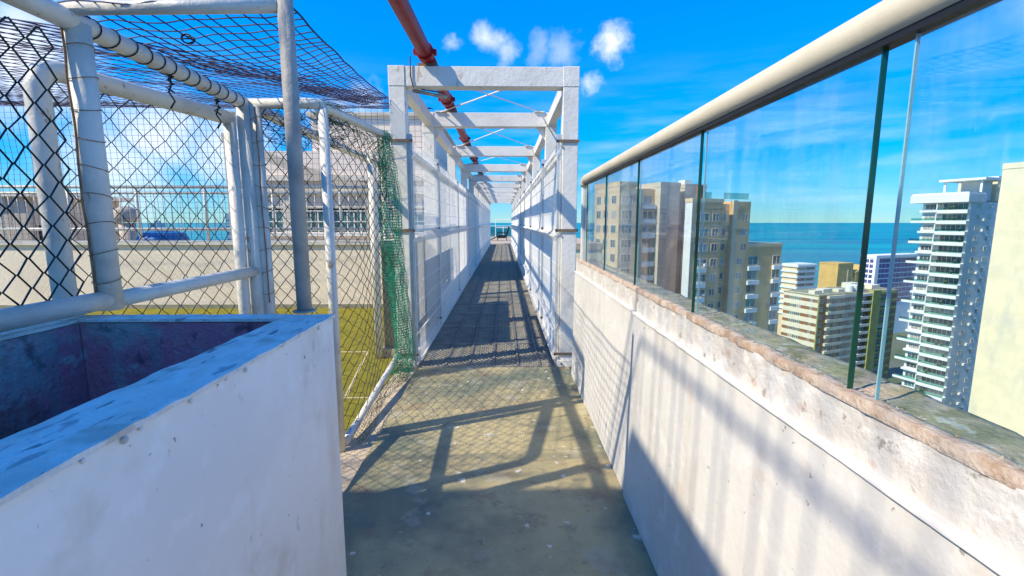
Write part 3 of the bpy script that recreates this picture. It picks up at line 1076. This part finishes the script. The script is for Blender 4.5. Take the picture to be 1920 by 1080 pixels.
# ------------------------------------------------------------------ back of the court
cw = empty('court_wall', 'low beige court wall with pale cap behind the fences', 'wall', (-6.6, 8.4, -.03))
box('wall', 'court_wall', cw, -7.4, 4.62, -.08, .08, .0, 1.13)
box('cap', 'cap', cw, -7.45, 4.66, -.12, .12, 1.132, 1.205, bevel=.006)
box('plinth', 'olive_wall', cw, -7.4, 4.6, -.105, -.082, .0, .07)

lw = empty('low_side_wall', 'mottled olive low wall between the court and the footbridge', 'wall', (-1.27, 5.2, -.03))
box('wall', 'olive_wall', lw, -.10, .11, .02, 3.05, .10, 1.27)
box('cap', 'cap', lw, -.12, .13, 0, 3.07, 1.272, 1.33)
box('plinth', 'kerb', lw, -.13, .14, -.04, 3.1, .0, .10)

rl = empty('court_railing', 'white pipe railing with thin uprights on the court wall', 'railing', (-6.6, 8.42, 1.18))
for (z, r) in ((.20, .028), (.83, .022), (.935, .028)):
    MB().tube([(-7.4, 0, z), (4.62, 0, z)], r, 8).build('rail', 'pipe', rl, True)
pk = MB().tube([(0, 0, .21), (0, 0, .83)], .008, 6).mesh('upright', 'pipe', True)
pp = MB().tube([(0, 0, 0), (0, 0, .93)], .024, 8).mesh('post', 'pipe', True)
x = -3.4
i = 0
while x < 4.6:
    link('post' if i % 8 == 0 else 'upright', pp if i % 8 == 0 else pk, rl, loc=(x, 0, 0))
    x += .148
    i += 1

# penthouse behind the court
ph = empty('penthouse', 'pink and cream penthouse with white gridded windows behind the court', 'building', (-6.2, 11.2, -.26))


def phb(name, m, *d, bevel=0):
    return box(name, m, ph, *d, bevel=bevel)


phb('wall', 'pink', .0, 4.55, .0, 5.0, .0, 1.50)
phb('wall', 'pink', .0, 4.55, .0, 5.0, 2.42, 3.40)
phb('upper_storey', 'pink', 1.65, 4.56, .3, 5.2, 3.405, 4.25)
phb('roof_edge', 'cap', 1.58, 4.62, .22, 5.26, 4.252, 4.33)
phb('wall', 'cap', .0, 4.55, .6, 5.0, 1.502, 2.418)
phb('sill', 'frame', -.04, 4.6, -.08, .0, 1.44, 1.51)
phb('lintel', 'cap', -.04, 4.6, -.06, -.002, 2.42, 2.60)
phb('cornice', 'cap', -.06, 4.62, -.10, -.004, 2.72, 2.83)
for (x0, x1) in ((.25, .95), (1.25, 1.95), (2.15, 2.95), (3.2, 4.3)):
    w_ = phb('window', 'frame', x0 - .05, x1 + .05, .12, .16, 1.505, 2.05)
    w_ = MB()
    w_.box(x0, x1, .10, .115, 1.52, 2.03)
    wo_ = w_.build('pane', 'pane_teal', ph)
    nb = max(3, int((x1 - x0) / .14))
    for k in range(nb + 1):
        xx = x0 + (x1 - x0) * k / nb
        MB().box(xx - .012, xx + .012, .075, .098, 1.51, 2.04).build('bar', 'frame', wo_)
    for zz in (1.52, 1.78, 2.03):
        MB().box(x0 - .03, x1 + .03, .06, .0745, zz - .012, zz + .012).build('bar', 'frame', wo_)
for x0, x1 in ((.0, .2), (1.0, 1.2), (2.0, 2.1), (3.02, 3.15), (4.36, 4.55)):
    phb('pier', 'cap', x0, x1, .002, .58, 1.512, 2.416)
phb('panel', 'cap', .2, 4.36, .05, .11, 2.09, 2.415)
ar = MB()
arc = []
for k in range(25):
    q = k / 24
    arc.append((-5.75 + 3.05 * q, 9.9, 3.32 - 1.05 * q ** 1.0 - .10 * math.sin(q * math.pi)))
k0 = len(ar.v)
for (x, y, z) in arc:
    ar.v += [(x, y, z), (x, y + .16, z), (x, y + .16, z - .20), (x, y, z - .20)]
for i in range(24):
    a = k0 + 4 * i
    for q in range(4):
        ar.f.append((a + q, a + 4 + q, a + 4 + (q + 1) % 4, a + (q + 1) % 4))
        ar.m.append(0)
ar.f += [(3, 2, 1, 0), (k0 + 96, k0 + 97, k0 + 98, k0 + 99)]
ar.m += [0, 0]
cv = ar.build('curved_beam', 'tower_grey')
tag(cv, 'grey curved beam sloping down in front of the pink penthouse', 'beam')
pc = MB().box(-5.72, -5.56, 9.9, 10.06, -.26, 3.1).box(-2.86, -2.72, 9.9, 10.06, -.26, 2.04).build('beam_leg', 'tower_grey', cv)

gs = empty('rooftop_shed', 'stained grey rooftop shed with upright boards at the far left', 'shed', (-12.9, 10.2, -.26))
for i in range(15):
    x0 = -2.6 + i * .36
    MB().box(x0, x0 + .34, random.uniform(-.01, .01), .1, .0, 2.30).build('board', 'grey_wall', gs)
box('roof', 'cap', gs, -2.8, 3.0, -.15, 2.6, 2.302, 2.40)
box('wall', 'grey_wall', gs, -2.6, 2.78, .12, 2.4, .0, 2.30)
bxo = empty('black_box', 'small black equipment box below the grey shed', 'box', (-8.35, 8.75, 1.0))
box('housing', 'black', bxo, -.11, .11, -.1, .1, .0, .42, bevel=.01)
box('lid', 'black', bxo, -.12, .12, -.11, .11, .422, .45)
box('bracket', 'galv', bxo, -.03, .03, -.06, .06, -1.26, -.002)
bt = empty('blue_tank', 'blue plastic water tank behind the court railing', 'tank', (-6.55, 9.1, -.26))
tk = MB()
tk.tube([(0, 0, 0), (0, 0, .05), (0, 0, 1.45), (0, 0, 1.56), (0, 0, 1.60)], [.38, .42, .42, .36, .16], 24)
tk.build('tank_body', 'blue', bt, False)
MB().tube([(0, 0, 1.60), (0, 0, 1.64)], .17, 20).build('lid', 'blue', bt)
vt = empty('round_vent', 'round grey roof vent behind the court railing', 'vent', (-7.6, 9.6, -.26))
MB().tube([(0, 0, 0), (0, 0, 1.75)], .14, 16).build('stack', 'grey_wall', vt, True)
MB().tube([(0, 0, 1.76), (0, 0, 1.84), (0, 0, 2.0), (0, 0, 2.08)], [.17, .21, .20, .08], 18).build('cowl', 'grey_wall', vt, True)

# ------------------------------------------------------------------ far end of the footbridge
fd = empty('far_tower', 'pale building with a tan roof deck at the far end of the footbridge', 'building', (0, 40, SEA + 1.5))
box('wall', 'tower_cream', fd, -7, 7, -7.2, 10, 0, -SEA - 1.9)
box('roof_deck', 'tan', fd, -7.1, 7.1, -7.3, 10, -SEA - 1.898, -SEA - 1.5 + .03)
BG = 46.0
fg = empty('far_glass_railing', 'turquoise glass railing at the edge of the far roof deck', 'railing', (0, BG, .03))
for i in range(8):
    box('glass_panel', 'teal', fg, -5.6 + i * 1.4, -4.25 + i * 1.4, -.006, .006, .08, 1.05)
for i in range(9):
    box('post', 'white', fg, -5.66 + i * 1.4, -5.60 + i * 1.4, -.03, .03, .0, 1.10)
box('rail', 'white', fg, -5.66, 5.6, -.04, .04, 1.102, 1.15)
wf = empty('white_pipe_frame', 'white pipe frame standing on the far roof deck', 'frame', (0, 42.5, .03))
MB().tube([(-.72, 0, 0), (-.72, 0, 1.72), (2.6, 0, 1.72), (2.6, 0, 0)], .04, 8).build('hoop', 'white', wf)
MB().tube([(-.72, 0, 1.0), (2.6, 0, 1.0)], .03, 8).build('crossbar', 'white', wf)
dc = empty('dark_lounge_chair', 'dark lounge chair on the tan deck at the end of the footbridge', 'chair', (-.1, 38.2, .03))
MB().box(-.42, .30, -.32, .32, .20, .44).build('seat', 'black', dc, bevel=.03)
bkm = MB()
bkm.v += [(.22, -.32, .30), (.36, -.32, .30), (.62, -.32, 1.12), (.50, -.32, 1.16), (.22, .32, .30), (.36, .32, .30), (.62, .32, 1.12), (.50, .32, 1.16)]
for q in ((0, 1, 2, 3), (7, 6, 5, 4), (0, 4, 5, 1), (1, 5, 6, 2), (2, 6, 7, 3), (3, 7, 4, 0)):
    bkm.f.append(q)
    bkm.m.append(0)
bkm.build('backrest', 'black', dc)
for sy in (-1, 1):
    MB().box(-.40, .42, sy * .36 - .035, sy * .36 + .035, .60, .67).build('armrest', 'black', dc)
    for sx in (-.38, .36):
        MB().box(sx - .03, sx + .03, sy * .36 - .03, sy * .36 + .03, 0, .598).build('leg', 'black', dc)
fr_ = MB()
fr_.v += [(-.44, -.3, .36), (-.44, .3, .36), (-.95, .3, .10), (-.95, -.3, .10), (-.44, -.3, .26), (-.44, .3, .26), (-.95, .3, .02), (-.95, -.3, .02)]
for q in ((0, 1, 2, 3), (7, 6, 5, 4), (0, 4, 5, 1), (1, 5, 6, 2), (2, 6, 7, 3), (3, 7, 4, 0)):
    fr_.f.append(q)
    fr_.m.append(0)
fr_.build('footrest', 'black', dc)

# ------------------------------------------------------------------ city, all on one street grid
GR = math.radians(20)
GZ0 = SEA + 1.5
H0 = -GZ0          # height of camera deck level above the ground


def tower(name, label, cat, x, y):
    return empty(name, label, cat, (x, y, GZ0), GR)


_wm = {}


def wmesh(w, h, kind, panes=2, pane='pane', axis='y'):
    key = (round(w, 2), round(h, 2), kind, panes, pane, axis)
    if key not in _wm:
        mb = MB()
        fw = .07
        # axis 'y': lies in a face of constant x (normal -x); axis 'x': in a face of constant y (normal -y)

        def bb(a0, a1, d0, d1, z0, z1, m):
            if axis == 'y':
                mb.box(d0, d1, a0, a1, z0, z1, m)
            else:
                mb.box(a0, a1, d0, d1, z0, z1, m)
        bb(0, w, -.05, .06, 0, fw, 0)
        bb(0, w, -.05, .06, h - fw, h, 0)
        for k in range(panes + 1):
            a = (w - fw) * k / panes
            bb(a, a + fw, -.048, .058, fw, h - fw, 0)
        bb(fw * .5, w - fw * .5, -.02, -.01, fw * .5, h - fw * .5, 1)
        _wm[key] = mb.mesh('window', ['frame', pane])
    return _wm[key]


WR = random.Random(5)


def win(parent, a, z, w, h, axis='y', off=-.02, panes=2, pane='pane'):
    q = WR.random()
    if pane != 'pane_blue':
        pane = 'pane_curtain' if q < .2 else ('pane' if q < .42 else ('pane_teal' if q < .5 else pane))
    me = wmesh(w, h, 'w', panes, pane, axis)
    return link('window', me, parent, loc=(off, a, z) if axis == 'y' else (a, off, z))


# white balcony tower -------------------------------------------------
wt = tower('balcony_tower', 'tall white apartment tower with stacked balconies at the right', 'building', 126.4, 125.0)
TOP = H0 + 9.6
box('wall', 'tower_white', wt, 0, 16, 0, 11, 0, TOP - 2.6)
nf = 21
FHt = 2.95
slab_r = MB().box(-1.9, -.005, -.25, 6.6, 0, .95).mesh('balcony_slab', 'tower_white')
slab_l = MB().box(-1.1, -.005, 6.62, 11.2, .35, .95).mesh('balcony_slab', 'tower_white')
slab_x = MB().box(-1.3, -.005, 6.62, 13.1, .30, .98).mesh('balcony_slab', 'tower_white')
rail_r = MB().box(-1.84, -1.80, -.2, 6.5, .955, 1.65).mesh('balcony_glass', 'teal')
rail_x = MB().box(-1.24, -1.20, 6.7, 13.0, .985, 1.65).mesh('balcony_glass', 'teal')
cheek = MB().box(-1.88, -.006, 6.605, 6.85, .96, 2.94).mesh('balcony_cheek', 'tower_white')
for k in range(nf):
    z = TOP - 5.6 - k * FHt
    link('balcony_slab', slab_r, wt, loc=(0, 0, z))
    link('balcony_glass', rail_r, wt, loc=(0, 0, z))
    link('balcony_cheek', cheek, wt, loc=(0, 0, z))
    if k % 2:
        link('balcony_slab', slab_x, wt, loc=(0, 0, z))
        link('balcony_glass', rail_x, wt, loc=(0, 0, z))
    else:
        link('balcony_slab', slab_l, wt, loc=(0, 0, z))
    win(wt, .5, z + 1.0, 5.6, 1.75, panes=5)
    win(wt, 7.4, z + 1.2, 3.0, 1.45, panes=3)
    if WR.random() < .6:
        MB().box(6.0, 7.0, -.45, -.005, z + .9, z + 1.5).build('air_conditioner', 'frame', wt)
    for q in range(WR.randint(0, 2)):
        yy = WR.uniform(.3, 5.6)
        MB().tube([(-1.2, yy, z + .955), (-1.2, yy, z + 1.3), (-1.2, yy, z + 1.7), (-1.2, yy, z + 2.0)], [.18, .22, .42, .1], 7).build('potted_plant', 'wood', wt)
    for a in (3.0, 8.6):
        win(wt, a + random.uniform(-.1, .1), z + 1.3, 1.5, 1.25, 'x', panes=2, pane='pane_teal')
box('roof_fascia', 'tower_white', wt, -2.3, 6.0, -.4, 13.2, TOP - 2.598, TOP - .4)
box('roof_deck', 'roof', wt, 6.002, 15.9, .1, 10.9, TOP - 2.598, TOP - 2.2)
box('roof_kerb', 'tower_white', wt, -2.1, 5.8, -.2, 13.0, TOP - .398, TOP + .1)
box('roof_slab', 'tower_white', wt, 3.0, 15.5, -1.0, 9.5, TOP + 3.4, TOP + 4.0)
for (x, y) in ((4.2, .2), (4.2, 8.4), (14, .2), (14, 8.4)):
    box('roof_column', 'tower_white', wt, x - .25, x + .25, y - .25, y + .25, TOP - 2.19 if x > 6 else TOP + .102, TOP + 3.398)
box('lift_house', 'tower_white', wt, 9.0, 13.2, 2, 7, TOP - 2.19, TOP + 3.39)

# window strip tower between the white tower and the blank one
bwt = tower('slot_window_tower', 'cream tower with a column of dark windows beside the balcony tower', 'building', 141.3, 133.0)
TB = H0 + 13.6
box('wall', 'tower_cream', bwt, 0, 14.6, 0, 9, 0, TB)
box('parapet', 'tower_white', bwt, -.15, 14.8, -.15, 9.1, TB + .002, TB + 1.0)
for k in range(23):
    z = TB - 3.6 - k * 2.95
    win(bwt, 1.0, z + .5, 3.8, 1.6, 'x', panes=2)
    win(bwt, 7.4, z + .5, 5.4, 1.3, 'x', panes=3)
    box('sill_band', 'tower_white', bwt, 6.6, 13.6, -.5, -.004, z - .25, z + .35)
# blank tower
bl = tower('blank_tower', 'plain cream tower wall filling the right edge', 'building', 126.2, 86.5)
box('wall', 'tower_cream', bl, 0, 22, 0, 25, 0, H0 + 13.9)
box('parapet', 'tower_cream', bl, -.12, 22.1, -.12, 25.1, H0 + 13.902, H0 + 15.2)
for k in range(5):
    box('expansion_joint', 'band', bl, -.012, -.002, .2, 24.8, H0 + 4 - k * 13, H0 + 4.05 - k * 13)
box('tank_room', 'tower_white', bl, 6, 14, 8, 16, H0 + 15.21, H0 + 17.4)

# cream and brown banded block -----------------------------------------
cb_ = tower('banded_block', 'cream apartment block with brown window bands and roof tanks', 'building', 115.5, 166.0)
TC = H0 - 24.8
box('wall', 'wall_brown', cb_, .15, 46, .15, 14, 0, TC - .8)
for k in range(16):
    z = TC - 1.9 - k * 3.0
    bd = box('band', 'band_cream', cb_, -.02, .148, -.02, 14.05, z, z + 1.75)
    # front windows
    for (a, w) in ((2.2, .9), (6.8, 1.8), (9.3, 1.8)):
        win(cb_, a, z - 1.2, w, 1.15, off=.12, panes=2, pane='pane_teal')
    # street side: bands, bays and windows
    for (x0, x1, d) in ((4.5, 13.5, .9), (13.6, 22, .3), (22.1, 28, 1.3)):
        box('balcony_band', 'band_cream', cb_, x0, x1, -d, .148, z + .2, z + 1.25)
    for (a, w, p) in ((.8, 2.2, 'pane_teal'), (5.2, 3.2, 'pane_teal'), (9.2, 3.4, 'pane_teal'), (14.2, 3, 'pane'), (18.2, 2.6, 'pane_teal'), (22.8, 4.2, 'pane')):
        win(cb_, a, z - 1.55, w, 1.65, 'x', off=.12, panes=3, pane=p)
    box('balcony_band', 'olive', cb_, 33, 44, -.8, .148, z + .2, z + 1.15)
    win(cb_, 34, z - 1.5, 8.5, 1.6, 'x', off=.12, panes=5, pane='pane')
box('stair_shaft', 'olive', cb_, 28.2, 32.8, -1.6, .148, 0, TC + .3)
box('corner_pier', 'olive', cb_, .02, .7, -.35, .148, 0, TC - .2)
box('roof_deck', 'roof', cb_, -.1, 46.2, -.1, 14.2, TC - .79, TC - .3)
for (x, y, w, d, h) in ((2, 3, 4, 2.5, .9), (8, 4, 5, 3, 1.1), (15, 3, 3.5, 3, .8), (36, 4, 5, 4, 1.3), (30, 8, 6, 4, 1.8)):
    box('roof_hut', 'band_cream', cb_, x, x + w, y, y + d, TC - .29, TC + h)
for (x, y) in ((21, 3), (24.2, 3.2), (27.4, 3)):
    MB().tube([(x, y, TC - .29), (x, y, TC + 2.0), (x, y, TC + 2.3)], [1.35, 1.35, .7], 18).build('roof_tank', 'tower_white', cb_)

# ochre box, small white block, blue glass block -------------------------
oc = tower('ochre_block', 'ochre rooftop lift tower behind the banded block', 'building', 146.65, 200.0)
box('wall', 'ochre', oc, 0, 9.9, 0, 8.5, 0, H0 - 16.9)
box('wall', 'ochre', oc, 12, 17.5, 0, 8, 0, H0 - 21)
box('wall', 'band_cream', oc, 9.92, 11.98, .6, 8, 0, H0 - 23)
box('pilaster', 'band_cream', oc, 6.4, 6.9, -.12, -.004, 0, H0 - 19.2)
box('parapet', 'ochre', oc, -.15, 10.05, -.15, 8.65, H0 - 16.898, H0 - 16.3)
rf = MB()
rf.v += [(11.6, -.3, H0 - 20.9), (18, -.3, H0 - 18.0), (18, 8.3, H0 - 18.0), (11.6, 8.3, H0 - 20.9), (11.6, -.3, H0 - 20.5), (18, -.3, H0 - 17.6), (18, 8.3, H0 - 17.6), (11.6, 8.3, H0 - 20.5)]
for q in ((0, 3, 2, 1), (4, 5, 6, 7), (0, 1, 5, 4), (1, 2, 6, 5), (2, 3, 7, 6), (3, 0, 4, 7)):
    rf.f.append(q)
    rf.m.append(0)
rf.build('sloping_roof', 'ochre', oc)
sw = tower('small_white_block', 'small white balcony block between the beige tower and the sea', 'building', 160.6, 250.0)
TS = H0 - 21.8
box('wall', 'tower_sand', sw, .1, 14.5, .1, 9, 0, TS)
for k in range(10):
    z = TS - 1.0 - k * 3.0
    box('balcony_band', 'tower_white', sw, -.6, 14.9, -1.0, 9.1, z, z + 1.1)
    win(sw, 1.0, z - 1.7, 5.8, 1.6, 'x', off=.07, panes=4)
    win(sw, 7.6, z - 1.7, 5.8, 1.6, 'x', off=.07, panes=4, pane='pane_teal')
box('roof_slab', 'tower_white', sw, -.2, 14.7, -.3, 9.1, TS + .12, TS + .6)
bb_ = tower('blue_glass_block', 'white framed office block with blue glass near the sea', 'building', 243.9, 300.0)
TBL = H0 - 21.6
box('wall', 'tower_white', bb_, .2, 50, .2, 9, 0, TBL - .02)
box('frame_top', 'tower_white', bb_, -.3, 50.2, -1.0, 9.1, TBL, TBL + 1.6)
box('frame_side', 'tower_white', bb_, -.3, 3.2, -1.0, .19, 0, TBL - .002)
box('frame_side', 'tower_white', bb_, 44, 50.2, -1.0, .19, 0, TBL - .002)
for k in range(9):
    z = TBL - 3.6 - k * 3.4
    for j in range(10):
        win(bb_, 3.4 + j * 4.05, z, 3.95, 2.9, 'x', off=.1, panes=3, pane='pane_blue')
    for j in range(3):
        win(bb_, .8 + j * 2.7, z + .2, 2.2, 2.4, 'y', off=.14, panes=2, pane='pane_blue')

# beige towers ---------------------------------------------------------
ta = tower('beige_twin_tower', 'large beige and grey tower seen through the far glass panels', 'building', 23.45, 95.0)
TA = H0 + 8.7
box('wall', 'tower_sand', ta, 0, 4.0, 0, 9.4, 0, TA)
box('wall', 'tower_beige', ta, 4.002, 9.6, 1.2, 9.4, 0, TA - .25)
box('wall', 'tower_grey', ta, 9.602, 14.6, -.6, 9.4, 0, TA + .1)
box('wall', 'tower_grey', ta, 14.602, 16.4, 1.6, 9.4, 0, TA - .3)
box('wall', 'tower_grey', ta, 16.402, 22.2, .0, 9.4, 0, TA + .05)
box('parapet', 'tower_sand', ta, -.1, 4.1, -.1, 9.5, TA + .002, TA + 1.0)
box('parapet', 'tower_grey', ta, 9.5, 14.7, -.7, 9.3, TA + .102, TA + 1.1)
box('parapet', 'tower_grey', ta, 16.3, 22.3, -.1, 9.3, TA + .052, TA + 1.0)
box('roof_box', 'tower_white', ta, 18.0, 19.8, 2, 4, TA + 1.1, TA + 2.0)
for k in range(9):
    z = TA - 3.4 - k * 3.0
    win(ta, .6, z, 2.6, 1.7, 'x', panes=3)
    for a in (1.0, 4.0, 6.8):
        win(ta, a, z, 1.7, 1.7, 'y', panes=2)
    box('balcony', 'tower_white', ta, 6.4, 9.3, .2, 1.198, z - 1.1, z - .1)
    win(ta, 6.6, z, 2.4, 1.8, 'x', off=1.17, panes=2)
    box('floor_joint', 'band', ta, 9.62, 14.58, -.615, -.603, z - 1.1, z - .98)
    box('floor_joint', 'band', ta, 16.42, 22.18, -.015, -.003, z - 1.1, z - .98)

tb = tower('beige_stepped_tower', 'stepped beige tower with white windows and turquoise roof glass', 'building', 36.4, 90.0)
TBb = H0 + 5.4
box('wall', 'tower_beige', tb, 0, 7.6, 0, 1.7, 0, TBb)
box('wall', 'tower_white', tb, -.14, -.003, -.1, 1.8, 0, TBb - .1)  # sunlit front face, its brightness painted on as a white sheet
box('wall', 'tower_beige', tb, 7.602, 10.8, 1.4, 5, 0, TBb - .2)
box('parapet', 'tower_sand', tb, -.16, 7.7, -.12, 1.9, TBb + .002, TBb + .7)
box('wall', 'tower_beige', tb, 10.802, 15.6, .6, 9, 0, TBb + .3)
box('pilaster', 'tower_sand', tb, 10.81, 12.0, .42, .598, 0, TBb + .5)
box('wall', 'tower_beige', tb, 15.602, 25.5, .7, 9.5, 0, H0 - 3.6)
box('parapet', 'tower_sand', tb, 15.61, 25.6, .58, 9.5, H0 - 3.598, H0 - 2.9)
box('chimney', 'wall_brown', tb, 1.9, 2.9, .4, 1.4, TBb + .01, TBb + 3.2)
for (x0, x1) in ((3.6, 5.4), (8.6, 15.2)):
    for yy in (.9,):
        box('roof_glass', 'teal', tb, x0, x1, yy, yy + .05, TBb + .75, TBb + 2.0)
for k in range(12):
    z = TBb - 3.6 - k * 3.0
    win(tb, 1.0, z, 3.2, 1.5, 'x', panes=3)
    win(tb, 5.1, z, 1.6, 1.5, 'x', panes=2)
    box('floor_joint', 'tower_sand', tb, .02, 7.58, -.02, -.003, z - .9, z - .8)
    if k > 2:
        box('balcony', 'tower_white', tb, 1.2, 3.8, -.55, -.025, z - 1.15, z - .2)
        if k % 2:
            MB().box(3.4, 3.95, -.5, -.05, z + .1, z + .6).build('air_conditioner', 'frame', tb)
    win(tb, 8.4, z, 1.6, 1.5, 'x', off=1.38, panes=2)
    if k < 3:
        win(tb, 13.4, z, 1.6, 1.4, 'x', off=.58, panes=2)
    if k > 2:
        win(tb, 12.6, z, 1.6, 1.4, 'x', off=.58, panes=2)
        win(tb, 15.9, z - .2, 2.8, 1.9, 'x', off=.68, panes=2, pane='pane_teal')
        box('balcony', 'tower_white', tb, 15.7, 18.9, .05, .698, z - 1.3, z - .4)
        win(tb, 23.0, z - .2, 2.2, 1.9, 'x', off=.68, panes=2, pane='pane_teal')
        box('balcony', 'tower_white', tb, 22.9, 25.3, .1, .698, z - 1.3, z - .4)

# far skyline on the left and low houses by the shore ------------------
random.seed(21)
for i in range(16):
    x = -980 + i * 46 + random.uniform(-14, 14)
    y = 900 + random.uniform(0, 260) + (150 if i % 2 else 0)
    if i > 11:
        x = -560 + (i - 12) * 60
        y = 500 + random.uniform(0, 60)
    h = random.uniform(45, 78) if i not in (5, 9) else 100
    w = random.uniform(16, 30)
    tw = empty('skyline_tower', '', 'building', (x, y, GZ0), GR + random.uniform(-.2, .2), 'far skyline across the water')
    tw['label'] = 'far haze-tinted tower on the skyline seen past the court railing'
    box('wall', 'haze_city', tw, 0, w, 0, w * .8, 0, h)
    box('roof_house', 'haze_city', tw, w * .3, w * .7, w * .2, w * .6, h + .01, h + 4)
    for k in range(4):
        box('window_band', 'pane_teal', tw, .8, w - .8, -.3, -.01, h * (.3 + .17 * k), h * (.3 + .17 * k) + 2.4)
